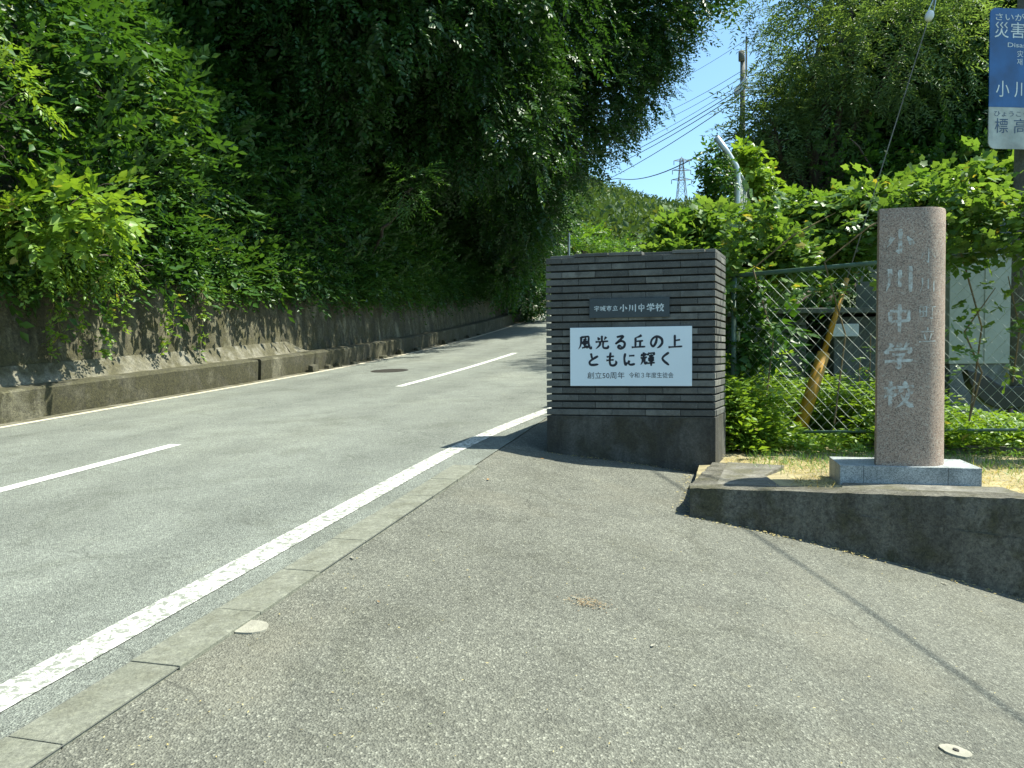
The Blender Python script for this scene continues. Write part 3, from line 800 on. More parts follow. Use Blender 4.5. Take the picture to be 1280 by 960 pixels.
def on_shaft(s, z, out=.0025):
    f = 1.0 + .03 * (1 - (z - ZS0) / (ZS1 - ZS0))
    a = np.interp(s, arc, [p[0] for p in sec[:22]]); bb = np.interp(s, arc, [p[1] for p in sec[:22]])
    a2 = np.interp(s + .01, arc, [p[0] for p in sec[:22]]); b2 = np.interp(s + .01, arc, [p[1] for p in sec[:22]])
    t = E1 * (a2 - a) + E2 * (b2 - bb); t.normalize(); n = Vector((t.y, -t.x, 0))
    return SC + E1 * a * f + E2 * (bb - .1) * f + E2 * .1 + n * out + Vector((0, 0, z))
def mat_inscr():
    m, nt, bs = mat_new('faded_carved_paint')
    c = coords(nt); n = noise(nt, c, 26, 5, 0.7)
    col = ramp(nt, n, [(0.4, (0.31, 0.25, 0.2)), (0.49, (0.42, 0.41, 0.37)), (0.66, (0.58, 0.61, 0.58))])
    nt.links.new(col, bs.inputs['Base Color']); bs.inputs['Roughness'].default_value = 0.8
    return m
M['inscr'] = mat_inscr()
for col_txt, s_c, z_list, sz, w in (('小川中学校', .135, [(304, .2), (350, .2), (398, .2), (445, .2), (492, .2)], None, .12), ('小川町立', .318, [(322, .12), (357, .12), (391, .12), (420, .12)], None, .075)):
    for ch, (v, sz) in zip(col_txt, z_list):
        b = MB(); zc = at(1130, v, 5.5).z
        for q in glyph_polys(ch, w): b.poly([on_shaft(s_c + (p[0] - .5) * sz, zc + (p[1] - .5) * sz) for p in q])
        b.build('carved_character', M['inscr'], shaft)

# ------------------------------------------------------------------ fences
def chain_link(b, A, B, z0, z1, pitch, rad, lean=0.0, rise=0.0):
    A = Vector(A); B = Vector(B); L = (B - A).length; d = (B - A) / L; n = Vector((d.y, -d.x, 0)); H = z1 - z0; slope = 1.15
    reach = H / slope; k = -reach
    while k < L:
        for sgn, off in ((1, .003), (-1, -.003)):
            p0, p1 = (k, 0.0), (k + reach, H)
            if sgn < 0: p0, p1 = (k + reach, 0.0), (k, H)
            # clip to 0..L
            (xa, za), (xb, zb) = p0, p1
            def cl(x0, zz0, x1, zz1, lim):
                t = (lim - x0) / (x1 - x0); return lim, zz0 + (zz1 - zz0) * t
            if xa < 0: xa, za = cl(xa, za, xb, zb, 0)
            if xb < 0: xb, zb = cl(xb, zb, xa, za, 0)
            if xa > L: xa, za = cl(xa, za, xb, zb, L)
            if xb > L: xb, zb = cl(xb, zb, xa, za, L)
            if abs(xa - xb) > .01:
                nseg = 6
                P = [A + d * (xa + (xb - xa) * t / nseg) + n * (off + random.uniform(-.002, .002)) + Vector((0, 0, rise * (xa + (xb - xa) * t / nseg) + z0 + za + (zb - za) * t / nseg)) for t in range(nseg + 1)]
                b.tube(P, rad, 3, False)
        k += pitch
F0 = Vector((2.39, 8.27, 0)); FD = Vector((2.41, -1.07, 0)).normalized(); FSL = .0447; FK = Vector((0, 0, FSL))
FTOP = ZC + .835; FBOT = BEDZ - .02
nf = empty('chain_link_fence', (F0.x, F0.y, FBOT)); tag(nf, 'green chain-link fence with a top rail behind the stone pillar', 'fence')
FEND = F0 + FD * 5.8
b = MB(); b.tube([F0 - FD * .06 + Vector((0, 0, FTOP)), FEND + Vector((0, 0, FTOP + 5.8 * FSL))], .024, 10); b.build('top_rail', M['green_paint'], nf, smooth=True)
b = MB(); b.tube([F0 + Vector((0, 0, FBOT + .1)), FEND + Vector((0, 0, FBOT + .1 + 5.8 * FSL))], .016, 8); b.build('bottom_rail', M['green_paint'], nf, smooth=True)
for k in range(4):
    p = F0 + FD * (k * 1.93)
    if k > 2: p = FEND
    b = MB(); b.tube([p + Vector((0, 0, FBOT - .1)), p + Vector((0, 0, FTOP - .01 + (p - F0).length * FSL))], .03, 10); b.build('post', M['green_paint'], nf, smooth=True)
b = MB(); chain_link(b, F0, FEND, FBOT + .1, FTOP, .115, .0019, rise=FSL); b.build('wire_mesh', M['wire'], nf)
b = MB(); b.box(F0 + FD * 1.2 + Vector((-.04, -.04, BEDZ - .2)), FD * 4.6, Vector((-FD.y, FD.x, 0)) * .12, (0, 0, .23)); b.build('footing', M['bed_top'], nf, bevel=.01)

T0 = Vector((2.93, 10.0, 0)); TD = Vector((.62, 1.43, 0)).normalized()
tf = empty('tall_fence', (T0.x, T0.y, .6)); tag(tf, 'tall galvanised fence with bent post tops overgrown by vines', 'fence')
TL = 1.56; zbend = ZC + 2.42
OUT = Vector((-.29, -.05, .36))
for k in range(-1, 6):
    p = T0 + TD * (k * TL)
    if k < 0: continue
    b = MB(); b.tube([p + Vector((0, 0, .3)), p + Vector((0, 0, zbend - .06)), p + Vector((-.02, 0, zbend)), p + OUT * .5 + Vector((0, 0, zbend)), p + OUT + Vector((0, 0, zbend))], .04, 10)
    b.build('post', M['galv'], tf, smooth=True)
for zz in (zbend - .05, zbend - 1.1, zbend - 2.1):
    b = MB(); b.tube([T0 + Vector((0, 0, zz)), T0 + TD * TL * 5 + Vector((0, 0, zz))], .022, 8); b.build('rail', M['galv'], tf, smooth=True)
b = MB(); b.tube([T0 + OUT + Vector((0, 0, zbend)), T0 + TD * TL * 5 + OUT + Vector((0, 0, zbend))], .012, 6); b.build('rail', M['galv'], tf)
b = MB(); chain_link(b, T0, T0 + TD * TL * 5, zbend - 2.1, zbend, .1, .003); b.build('wire_mesh', M['wire'], tf)

# ------------------------------------------------------------------ utility poles, guy wire, cables
UP = Vector((5.72, 8.55, 0))
def pole(name, base, ztop, r0, r1, label):
    e = empty(name, base); tag(e, label, 'utility pole')
    b = MB(); n = 10
    b.tube([Vector((base[0], base[1], base[2] - .5 + (ztop - base[2] + .5) * i / n)) for i in range(n + 1)], [r0 + (r1 - r0) * i / n for i in range(n + 1)], 20)
    b.build('shaft', M['pole'], e, smooth=True)
    return e
e = pole('utility_pole', (UP.x, UP.y, .45), 9.6, .16, .11, 'weathered concrete utility pole carrying the blue shelter sign')
for zz in (4.0, 5.0):
    b = MB(); b.tube([(UP.x, UP.y, zz), (UP.x, UP.y, zz + .04)], .158, 20); b.build('steel_band', M['galv'], e)

gy_ = empty('guy_wire', at(1003, 527, 8.35)); tag(gy_, 'slanting steel guy wire with yellow guard behind the fence', 'guy wire')
def gline(v): return at(1168 - (v) * .3135, v, 8.35 + (527 - v) * .0003)
ptop = Vector((UP.x - .1, UP.y - .02, gline(-335).z))
b = MB(); b.tube([gline(600), gline(350), gline(28)], .006, 6); b.tube([gline(12), gline(0), gline(-150), ptop], .005, 6); b.build('wire', M['pole'], gy_)
b = MB(); c = gline(20); dirw = (gline(0) - gline(40)).normalized()
b.tube([c + dirw * t for t in (-.06, -.045, -.015, .015, .045, .06)], [.015, .035, .045, .045, .035, .015], 14); b.build('insulator', M['porcelain'], gy_, smooth=True)
b = MB(); b.tube([c + dirw * .06 + Vector((.03, 0, 0)), c + dirw * .3 + Vector((.0, 0, 0))], .006, 6); b.tube([c + dirw * .06 - Vector((.03, 0, 0)), c + dirw * .3], .006, 6); b.build('wire_loop', M['galv'], gy_)
b = MB(); b.tube([gline(440), gline(348)], [.032, .026], 12); b.build('guard_tube', M['yellow'], gy_, smooth=True)
b = MB(); b.tube([gline(534), gline(533), gline(441), gline(440)], [.055, .07, .066, .045], 14); b.build('guard_sleeve', M['yellow'], gy_, smooth=True)

# blue shelter sign on the pole
SY = 8.3
s_tl = at(1237, 10, SY); s_br = at(1240, 186, SY)
sw_, sh_ = 0.94, s_tl.z - s_br.z
es = empty('shelter_sign', (s_tl.x, SY, s_br.z)); tag(es, 'blue and white disaster shelter sign high on the utility pole', 'sign')
def rrect(x0, x1, z0, z1, rad, corners):
    out = []
    for (cx, cz, t0, on) in ((x1 - rad, z1 - rad, 0, corners[0]), (x0 + rad, z1 - rad, 90, corners[1]), (x0 + rad, z0 + rad, 180, corners[2]), (x1 - rad, z0 + rad, 270, corners[3])):
        if on: out += [(cx + rad * math.cos(R(t0 + k * 15)), cz + rad * math.sin(R(t0 + k * 15))) for k in range(7)]
        else: out.append({0: (x1, z1), 90: (x0, z1), 180: (x0, z0), 270: (x1, z0)}[t0])
    return out
SX = Vector((.985, .10, 0)).normalized()          # the plate is turned a touch to the road
def signp(x, z, out): return Vector((s_tl.x, SY, s_br.z)) + SX * x + Vector((0, 0, z)) + Vector((SX.y, -SX.x, 0)) * out
zsp = sh_ * 52 / 175
for nm, z0, z1, cor, mt in (('blue_panel', zsp + .002, sh_, (1, 1, 0, 0), 'sign_blue'), ('white_panel', 0, zsp, (0, 0, 1, 1), 'sign_grey')):
    q = rrect(0, sw_, z0, z1, .07, cor); b = MB()
    b.prism([signp(x, z, 0) for x, z in q], [signp(x, z, .012) for x, z in q]); b.build(nm, M[mt], es)
ms = lambda x, y: signp(x, y, .0145)
px = sh_ / 175.0
def sign_text(text, x, vmid, hpx, mat, bold, width=None):
    me_h = hpx * px
    font_text('lettering', text, x * px, sh_ - (vmid - 10) * px - me_h * .38, me_h, ms, M[mat], es, bold=bold, width=width and width * px, center=False)
sign_text('さいがい', 7, 21, 10, 'sign_text', 0, 52)
sign_text('災', 6, 37, 21, 'sign_text', 0, 19); sign_text('害', 28, 37, 21, 'sign_text', 0, 19)
sign_text('Disaster', 24, 55, 8, 'sign_text', 0, 40)
sign_text('灾', 37, 66, 9, 'sign_text', 0)
sign_text('재', 37, 76, 9, 'sign_text', 0)
sign_text('小', 9, 110, 22, 'sign_text', 0, 18); sign_text('川', 34, 110, 22, 'sign_text', 0, 17)
sign_text('ひょうこう', 7, 141, 8, 'sign_navy', 0, 46)
sign_text('標', 8, 156, 20, 'sign_navy', 0, 18); sign_text('高', 34, 156, 20, 'sign_navy', 0, 18)

# cable from the pole crossing above the driveway; it throws the thin shadow line
cbl = MB()
dirc = Vector((1.15, -1.6, 0)).normalized(); c0 = Vector((UP.x, UP.y, 9.95))
cbl.tube([(UP.x + 2.1 * k, UP.y - 11.5 * k, 9.35 - 1.8 * k - 2 * k * (1 - k)) for k in lin(0, 1, 17)], .016, 6)
tag(cbl.build('service_cable', M['cable']), 'thick black service cable leaving the pole above the driveway', 'cable')

# far pole with wires
FPy = 37.0; fp = at(928, 200, FPy)
fpo = pole('utility_pole', (fp.x, FPy, 3.0), at(928, 72, FPy).z, .18, .11, 'far utility pole with crossarms against the sky')
ftop = at(928, 66, FPy)
b = MB(); b.tube([at(933, 110, FPy), at(933, 46, FPy)], .045, 8); b.build('lightning_rod', M['pole'], fpo)
b = MB(); b.tube([at(927, 76, FPy - .1), at(927, 64, FPy - .1)], [.15, .15], 12); b.build('pole_cap', M['pole'], fpo, smooth=True)
for v in (105, 110, 114):
    b = MB(); c = at(932, v, FPy); b.box(c - Vector((.25, .9, .05)), (.1, .1, 0), (-.05, 1.8, 0), (0, 0, .09)); b.box(c + Vector((0, -.03, 0)), (.95, 0, 0), (0, .08, 0), (0, 0, .07)); b.build('crossarm', M['galv'], fpo)
FARP = Vector((-8.0, 92.0, 0))
fpo2 = pole('utility_pole', (FARP.x, FARP.y, 8.0), 27.5, .2, .12, 'remotest utility pole hidden behind the overhanging tree')
wires = [(925, 90, 850, 122, .018), (925, 98, 850, 131, .018), (924, 106, 835, 150, .018), (924, 112, 820, 165, .03), (924, 117, 820, 171, .03), (925, 122, 818, 183, .03), (932, 50, 860, 84, .014)]
pos = ['topmost of the seven', 'second of the seven from the top', 'third of the seven from the top', 'fourth of the seven from the top', 'fifth of the seven from the top', 'sixth of the seven from the top', 'lowest of the seven']
order = [1, 2, 3, 4, 5, 6, 0]
for i, (ua, va, ub, vb, rr) in enumerate(wires):
    A = at(ua, va, FPy); Bq = at(ub - (ua - ub) * 1.2, vb + (vb - va) * 1.12, 80.0)
    P = [A + (Bq - A) * t / 14 + Vector((0, 0, -2.0 * 4 * (t / 14) * (1 - t / 14) * .35)) for t in range(15)]
    b = MB(); b.tube(P, rr * .75, 5)
    tag(b.build('power_line', M['cable']), 'thin power line running left from the far pole, ' + pos[order[i]], 'power line', 'power lines on the far pole')
    if i in (0, 2, 4): continue
    b = MB(); C2 = A + Vector((9, -9, .6)); b.tube([A, A + (C2 - A) * .5 + Vector((0, 0, -.3)), C2], rr * .75, 5)
    tag(b.build('power_line', M['cable']), 'power line from the far pole into the right-hand tree, ' + {1: 'second from the top', 3: 'third from the top', 5: 'lowest', 6: 'topmost'}[i], 'power line', 'power lines entering the tree')
A = at(772, 223, 60); Bq = at(884, 188, 34)
b = MB(); P = [A + (Bq - A) * t / 12 + Vector((0, 0, -.5 * 4 * (t / 12) * (1 - t / 12))) for t in range(13)]
P = [at(690, 236, 75)] + P + [at(960, 150, 25)]
b.tube(P, .028, 6); tag(b.build('telephone_cable', M['cable']), 'single dark cable hanging low across the sky above the hill', 'cable')

# pylon on the hill
py = empty('pylon', at(852, 238, 262)); tag(py, 'lattice steel power pylon standing on the distant ridge', 'pylon')
b = MB(); pb = at(852, 262, 262); ptp = at(852, 196, 262); H = ptp.z - pb.z
def lv(t):
    w = 1.5 * (1 - t) ** 1.2 + .45; z = pb.z + H * t
    return [Vector((pb.x + sx * w, pb.y + sy * w, z)) for sx, sy in ((-1, -1), (1, -1), (1, 1), (-1, 1))]
ts = [0, .2, .36, .5, .62, .74, .86, .96]
for t0, t1 in zip(ts[:-1], ts[1:]):
    a, c = lv(t0), lv(t1)
    for k in range(4):
        b.tube([a[k], c[k]], .1, 4); b.tube([a[k], c[(k + 1) % 4]], .055, 4); b.tube([a[(k + 1) % 4], c[k]], .055, 4); b.tube([c[k], c[(k + 1) % 4]], .055, 4)
b.tube([lv(.96)[0], (pb.x, pb.y, ptp.z)], .08, 4); b.tube([lv(.96)[2], (pb.x, pb.y, ptp.z)], .08, 4)
b.build('lattice', M['pole'], py)
for t, w in ((.56, 3.4), (.74, 3.1), (.92, 2.6)):
    b = MB(); z = pb.z + H * t
    for sg in (-1, 1):
        b.tube([(pb.x, pb.y - .5, z), (pb.x + sg * w, pb.y, z + .1)], .08, 4); b.tube([(pb.x, pb.y + .5, z), (pb.x + sg * w, pb.y, z + .1)], .08, 4); b.tube([(pb.x, pb.y, z + .9), (pb.x + sg * w, pb.y, z + .1)], .1, 4)
        b.tube([(pb.x + sg * w, pb.y, z + .1), (pb.x + sg * w, pb.y, z - 1.3)], .12, 5)
    b.build('arm', M['pole'], py)

# ------------------------------------------------------------------ buildings beyond the fence
def wall_box(e, name, x0, x1, y0, y1, z0, z1, mat, bev=.01):
    b = MB(); b.box((x0, y0, z0), (x1 - x0, 0, 0), (0, y1 - y0, 0), (0, 0, z1 - z0)); return b.build(name, mat, e, bevel=bev)
SHY = 11.0
p0 = at(1186, 455, SHY); ztop = at(1186, 232, SHY).z
sh = empty('shed', (p0.x, SHY, .5)); tag(sh, 'pale green-grey shed with a dark window behind the fence', 'shed')
wall_box(sh, 'wall', p0.x, p0.x + 4.2, SHY, SHY + 3, p0.z, ztop, M['shed_wall'])
wall_box(sh, 'foundation', p0.x + .03, p0.x + 4.15, SHY + .03, SHY + 2.95, .2, p0.z - .002, M['shed_grey'])
wall_box(sh, 'roof', p0.x - .25, p0.x + 4.5, SHY - .3, SHY + 3.3, ztop + .002, ztop + .1, M['shed_grey'])
w0 = at(1246, 315, SHY); w1 = at(1266, 276, SHY)
win = wall_box(sh, 'window', w0.x, w1.x, SHY - .015, SHY + .02, w0.z, w1.z, M['dark_glass'], .002)
for x0, x1, z0, z1 in ((w0.x - .04, w0.x - .002, w0.z - .04, w1.z + .04), (w1.x + .002, w1.x + .04, w0.z - .04, w1.z + .04), (w0.x - .002, w1.x + .002, w1.z + .002, w1.z + .04), (w0.x - .002, w1.x + .002, w0.z - .05, w0.z - .002)):
    b = MB(); b.box((x0, SHY - .03, z0), (x1 - x0, 0, 0), (0, .028, 0), (0, 0, z1 - z0)); b.build('frame', M['galv'], win)
p = at(1203, 307, SHY); b = MB(); b.tube([(p.x, SHY - .02, p.z - .16), (p.x, SHY - .06, p.z + .1), (p.x, SHY - .02, p.z + .12)], .03, 8); b.build('lamp_bracket', M['pole'], sh, smooth=True)
for k in range(5):   # upright seams of the wall sheets
    b = MB(); x = p0.x + .5 + k * .85; b.box((x, SHY - .012, p0.z), (.03, 0, 0), (0, .011, 0), (0, 0, ztop - p0.z)); b.build('seam_strip', M['shed_wall'], sh)

BY = 12.0
p0 = at(1042, 480, BY); p1 = at(1186, 395, BY)
bh = empty('block_shed', (p0.x, BY, .5)); tag(bh, 'low grey block outbuilding with a dark doorway seen through the mesh', 'outbuilding')
wall_box(bh, 'wall', p0.x, p1.x + .6, BY, BY + 2, .2, p1.z, M['shed_grey'])
d0 = at(1008, 470, BY)
wall_box(bh, 'wall', d0.x - .9, d0.x, BY + .01, BY + 2, .2, p1.z + .05, M['shed_grey'])
wall_box(bh, 'doorway', d0.x + .002, p0.x - .002, BY + 1.2, BY + 1.3, .2, p1.z, M['black'])  # black panel painted in for the shade inside the opening
wall_box(bh, 'roof', d0.x - 1.0, p1.x + .7, BY - .2, BY + 2.2, p1.z + .052, p1.z + .13, M['shed_grey'])
q0 = at(1036, 421, BY); q1 = at(1056, 410, BY)
wall_box(bh, 'meter_box', q0.x, q1.x + .15, BY - .16, BY - .001, q0.z, q1.z + .06, M['white_paint'])

# black rounded rail end on a post, seen through the mesh
RY = 8.4
re_ = empty('rail_end', at(1262, 560, RY)); tag(re_, 'black rounded guard rail end on a post behind the fence', 'guard rail')
out = [(1209, 462), (1213, 480), (1221, 494), (1233, 505), (1246, 511), (1260, 512), (1300, 506), (1340, 500), (1340, 470), (1300, 480), (1275, 482), (1256, 484), (1246, 478), (1236, 470), (1222, 465)]
b = MB(); q = [at(u, v, RY) for u, v in out]; b.prism([p + Vector((0, .12, 0)) for p in q], q); b.build('rail', M['black'], re_, bevel=.012)
b = MB(); p = at(1262, 510, RY + .06); b.tube([(p.x, p.y, .3), (p.x, p.y, p.z + .1)], .055, 12); b.build('post', M['black'], re_, smooth=True)

# ------------------------------------------------------------------ small things on the ground
mh = empty('manhole_cover', ground_hit(487, 463.5, lambda x, y: road_z(S_(x, y)))); tag(mh, 'round iron manhole cover set in the road', 'manhole cover')
c = mh.location.copy(); s0, l0 = S_(c.x, c.y), L_(c.x, c.y)
ring = lambda r0, dz, n=28: [pt(s0 + r0 * math.cos(2 * math.pi * k / n), l0 + r0 * math.sin(2 * math.pi * k / n), dz) for k in range(n)]
b = MB(); b.prism(list(reversed(ring(.33, -.02))), list(reversed(ring(.33, .007)))); b.build('lid', M['iron'], mh)
b = MB(); a_, c_ = ring(.335, .006), ring(.39, .006)
for k in range(28): b.poly([a_[k], a_[(k + 1) % 28], c_[(k + 1) % 28], c_[k]])
b.build('rim', M['iron'], mh)
def blob(name, u, v, rx, ry, mat, label, cat, dz=.004, h=.004, n=16, hole=False):
    p = ground_hit(u, v); b = MB()
    q = []
    for k in range(n):
        t = 2 * math.pi * k / n; rr = 1 + random.uniform(-.05, .05)
        x, y = p.x + rx * rr * math.cos(t), p.y + ry * rr * math.sin(t)
        q.append(Vector((x, y, drive_z(x, y) + .001)))
    b.prism([w - Vector((0, 0, .03)) for w in q], [w + Vector((0, 0, h)) for w in q])
    return tag(b.build(name, mat), label, cat), p
blob('mortar_patch', 311, 784, .082, .06, M['patch'], 'pale rounded mortar patch on the driveway beside the kerb blocks', 'patch')
o, p = blob('survey_marker', 1195, 939.5, .055, .035, M['patch'], 'pale round survey marker with a dark centre set in the driveway', 'survey marker', n=24)
b = MB(); q = [Vector((p.x + .011 * math.cos(k * .6283), p.y + .009 * math.sin(k * .6283), 0)) for k in range(10)]
b.prism([Vector((w.x, w.y, drive_z(w.x, w.y))) for w in q], [Vector((w.x, w.y, drive_z(w.x, w.y) + .009)) for w in q]); o2 = b.build('centre_pin', M['iron']); o2.parent = o
def leaf_obj(u, v, size, ang, mat, label, i):
    p = ground_hit(u, v); b = MB(); ca, sa = math.cos(ang), math.sin(ang)
    out = [(-1, 0, .2), (-.5, .38, .35), (.2, .42, .3), (.75, .2, .25), (1.15, 0, .5), (.7, -.25, .15), (.1, -.4, .4), (-.6, -.3, .3)]
    q = [Vector((p.x + (x * ca - y * sa) * size, p.y + (x * sa + y * ca) * size, 0)) + Vector((0, 0, z * size * .5 + .004)) for x, y, z in out]
    cz = Vector((p.x, p.y, .004))
    q = [w + Vector((0, 0, drive_z(w.x, w.y))) for w in q]; cz.z += drive_z(cz.x, cz.y)
    for k in range(8): b.poly([cz, q[k], q[(k + 1) % 8]])
    tag(b.build('fallen_leaf', mat), label, 'leaf', 'fallen leaves on the asphalt')
for i, (u, v, sz, mt, lb) in enumerate([(610, 600, .022, 'dead_leaf', 'brown curled leaf on the driveway below the shadow'), (678, 574, .02, 'dead_leaf', 'small brown leaf at the foot of the gate wall'),
        (816, 808, .016, 'patch', 'pale dry leaf lying mid driveway'), (440, 698, .018, 'patch', 'thin pale leaf near the kerb blocks'), (473, 753, .01, 'dead_leaf', 'tiny orange leaf scrap left of the leaf pile'),
        (1210, 738, .015, 'mortar', 'dark pebble-like scrap by the bed wall'), (1180, 730, .02, 'patch', 'pale dry scrap near the bed wall base')]):
    leaf_obj(u, v, sz, random.uniform(0, 6), M[mt], lb, i)
# heap of dry leaf bits and litter along the wall foot: too many to count
def litter(name, pts, size, mat, label, cat, zf=drive_z):
    n = len(pts); V = np.zeros((n, 4, 3)); 
    for i, (x, y) in enumerate(pts):
        a = random.uniform(0, 6.28); l = size * random.uniform(.5, 1.4); w = l * random.uniform(.15, .45); z = zf(x, y) + random.uniform(.002, .01)
        dx, dy = math.cos(a), math.sin(a)
        for k, (p, q, zz) in enumerate(((-l, 0, .1), (0, -w, .3), (l, 0, .25), (0, w, .0))): V[i, k] = (x + dx * p - dy * q, y + dy * p + dx * q, z + zz * l * random.uniform(0, 1))
    b0 = np.arange(n)[:, None] * 4
    T = np.concatenate([b0 + np.array([0, 1, 2]), b0 + np.array([0, 2, 3])])
    tint = np.repeat(rng.random((n, 3)), 4, axis=0)
    return tag(put(name, np_mesh(name, V, T, tint), mat), label, cat, kind='stuff')
p = ground_hit(737, 755)
litter('leaf_scraps', [(p.x + random.gauss(0, .05), p.y + random.gauss(0, .035)) for _ in range(240)], .007, mat_leaf('leaf_scrap', (0.18, 0.12, 0.06), (0.3, 0.23, 0.13), (0.36, 0.32, 0.2), .1, .8), 'small heap of brown leaf scraps on the driveway', 'leaf litter')
gp = []
for k in range(520):
    q = ground_hit(random.uniform(120, 1280), 565 + 395 * random.random() ** 1.4); gp.append((q.x, q.y))
gp = [g for g in gp if L_(*g) > -1.8 and (Vector((g[0], g[1], 0)) - BC).dot(E2) < -.05]
litter('scattered_grit', gp, .006, M['straw'], 'tiny straw bits and grit scattered over the driveway', 'litter')
pts = []
for k in range(420):
    a = random.uniform(-.05, 4.2); q = bedp(a, -abs(random.gauss(0.03, .035)) - .02, 0); pts.append((q.x, q.y))
for k in range(120):
    q = bedp(-abs(random.gauss(.03, .04)), random.uniform(0, 1.3), 0); pts.append((q.x, q.y))
litter('wall_foot_litter', pts, .012, M['straw'], 'dry straw bits gathered along the foot of the bed wall', 'litter')
pts = []
for k in range(260):
    q = FL + GA * random.uniform(0, GW) - GB * abs(random.gauss(.02, .03)); pts.append((q.x, q.y))
litter('gate_foot_litter', pts, .009, M['straw'], 'straw bits along the foot of the gate wall', 'litter')

# ------------------------------------------------------------------ foliage
def leaf_shape(kind):
    if kind == 'simple':
        return np.array([(0, 0, 0), (.45, -.25, .06), (1, 0, -.1), (.42, .25, .06)]), np.array([(0, 1, 2), (0, 2, 3)])
    if kind == 'narrow':
        return np.array([(0, 0, 0), (.4, -.11, .03), (1, 0, -.15), (.4, .11, .03)]), np.array([(0, 1, 2), (0, 2, 3)])
    if kind == 'heart':
        return np.array([(.06, 0, 0), (-.1, -.25, .04), (.15, -.46, .08), (.6, -.33, .05), (1.05, 0, -.12), (.6, .33, .05), (.15, .46, .08), (-.1, .25, .04)]), np.array([(0, 1, 2), (0, 2, 3), (0, 3, 4), (0, 4, 5), (0, 5, 6), (0, 6, 7)])
    if kind == 'lobed':
        o = [(.0, -.1), (-.06, -.36), (.26, -.36), (.5, -.5), (.64, -.29), (1.05, 0), (.64, .29), (.5, .5), (.26, .36), (-.06, .36), (.0, .1)]
        v = [(.2, 0, .03)] + [(x, y, -.1 * (x * x + y * y)) for x, y in o]
        return np.array(v), np.array([(0, k, k + 1) for k in range(1, 11)])

def twig(kind, n, ll, spread, droop, rg, stemless=False):
    """n leaves set alternately along a stem of unit length; returns (V (n,q,3), tris)."""
    lv_, tr = leaf_shape(kind); out = []
    for i in range(n):
        t = (i + .6) / n; side = 1 if i % 2 else -1
        yaw = side * spread * rg.uniform(.6, 1.15) * (1 if i < n - 1 else .15); pit = rg.uniform(-.45, .35); rol = rg.uniform(-.6, .6)
        s = ll * rg.uniform(.7, 1.15) * (1 - .35 * abs(t - .45))
        cy, sy = math.cos(yaw), math.sin(yaw); cp, sn = math.cos(pit), math.sin(pit); cr_, sr = math.cos(rol), math.sin(rol)
        Rm = np.array([[cy, -sy, 0], [sy, cy, 0], [0, 0, 1]]) @ np.array([[cp, 0, sn], [0, 1, 0], [-sn, 0, cp]]) @ np.array([[1, 0, 0], [0, cr_, -sr], [0, sr, cr_]])
        out.append(lv_ @ Rm.T * s + np.array([t, 0, -droop * t * t]))
    return np.array(out), tr

def foliage(name, P, D, S, mat, parent=None, kind='simple', n=10, ll=.34, spread=.9, droop=.25, seed=1, variants=6, upright=.75, tintf=None):
    """Leafy twigs at P pointing along D with size S, all in one mesh."""
    rg = np.random.default_rng(seed)
    P = np.asarray(P, float); D = np.asarray(D, float); S = np.asarray(S, float); N = len(P)
    D = D / (np.linalg.norm(D, axis=1, keepdims=True) + 1e-9)
    up = np.tile(np.array([0, 0, 1.0]), (N, 1)) + rg.normal(size=(N, 3)) * (1 - upright)
    Y = np.cross(up, D); Y /= (np.linalg.norm(Y, axis=1, keepdims=True) + 1e-9); Z = np.cross(D, Y)
    Vs, Ts, Cs = [], [], []; base = 0; pick = rg.integers(0, variants, N)
    tw = rg.random(N) if tintf is None else np.clip(tintf(P) + rg.normal(size=N) * .15, 0, 1)
    for k in range(variants):
        idx = np.where(pick == k)[0]
        if not len(idx): continue
        tv, tr = twig(kind, n, ll, spread, droop, rg); m, q, _ = tv.shape; flat = tv.reshape(-1, 3)
        W = P[idx][:, None, :] + S[idx][:, None, None] * (flat[None, :, 0:1] * D[idx][:, None, :] + flat[None, :, 1:2] * Y[idx][:, None, :] + flat[None, :, 2:3] * Z[idx][:, None, :])
        Vs.append(W.reshape(-1, 3))
        off = base + (np.arange(len(idx) * m) * q)[:, None, None]
        Ts.append((off + tr[None]).reshape(-1, 3))
        leafr = rg.random((len(idx), m)); c0 = np.clip(.65 * tw[idx][:, None] + .35 * leafr, 0, 1)
        yel = rg.random((len(idx), m)) * .5 + rg.random((len(idx), 1)) * .5
        C = np.stack([c0, yel, leafr], -1)[:, :, None, :].repeat(q, axis=2).reshape(-1, 3)
        Cs.append(C); base += len(idx) * m * q
    me = np_mesh(name, np.concatenate(Vs), np.concatenate(Ts), np.concatenate(Cs))
    if parent is not None:
        o = put(name, me, mat); o.parent = parent; o.location = -parent.location
        return o
    return put(name, me, mat)

def lobes(ls, density, seed, inner=.45, gaps=-.35, gf=1.4, droop=.35):
    """Points and directions over the shells of ellipsoid lobes (center, radii)."""
    rg = np.random.default_rng(seed); PP, DD = [], []
    for c, r in ls:
        r = np.array(r if hasattr(r, '__len__') else (r, r, r * .85)); n = int(density * (r[0] * r[1] + r[1] * r[2] + r[0] * r[2]) / 3 * 12.6)
        d = rg.normal(size=(n, 3)); d /= np.linalg.norm(d, axis=1, keepdims=True)
        f = inner + (1.08 - inner) * rg.random(n) ** .5
        f *= 1 + .16 * snoise(d * 2, 2.2, seed + 5)
        p = np.array(c) + d * r * f[:, None]
        keep = snoise(p, gf, seed + 9) > gaps
        dd = d * .8 + rg.normal(size=(n, 3)) * .45 + np.array([0, 0, -droop])
        PP.append(p[keep]); DD.append(dd[keep])
    return np.concatenate(PP), np.concatenate(DD)

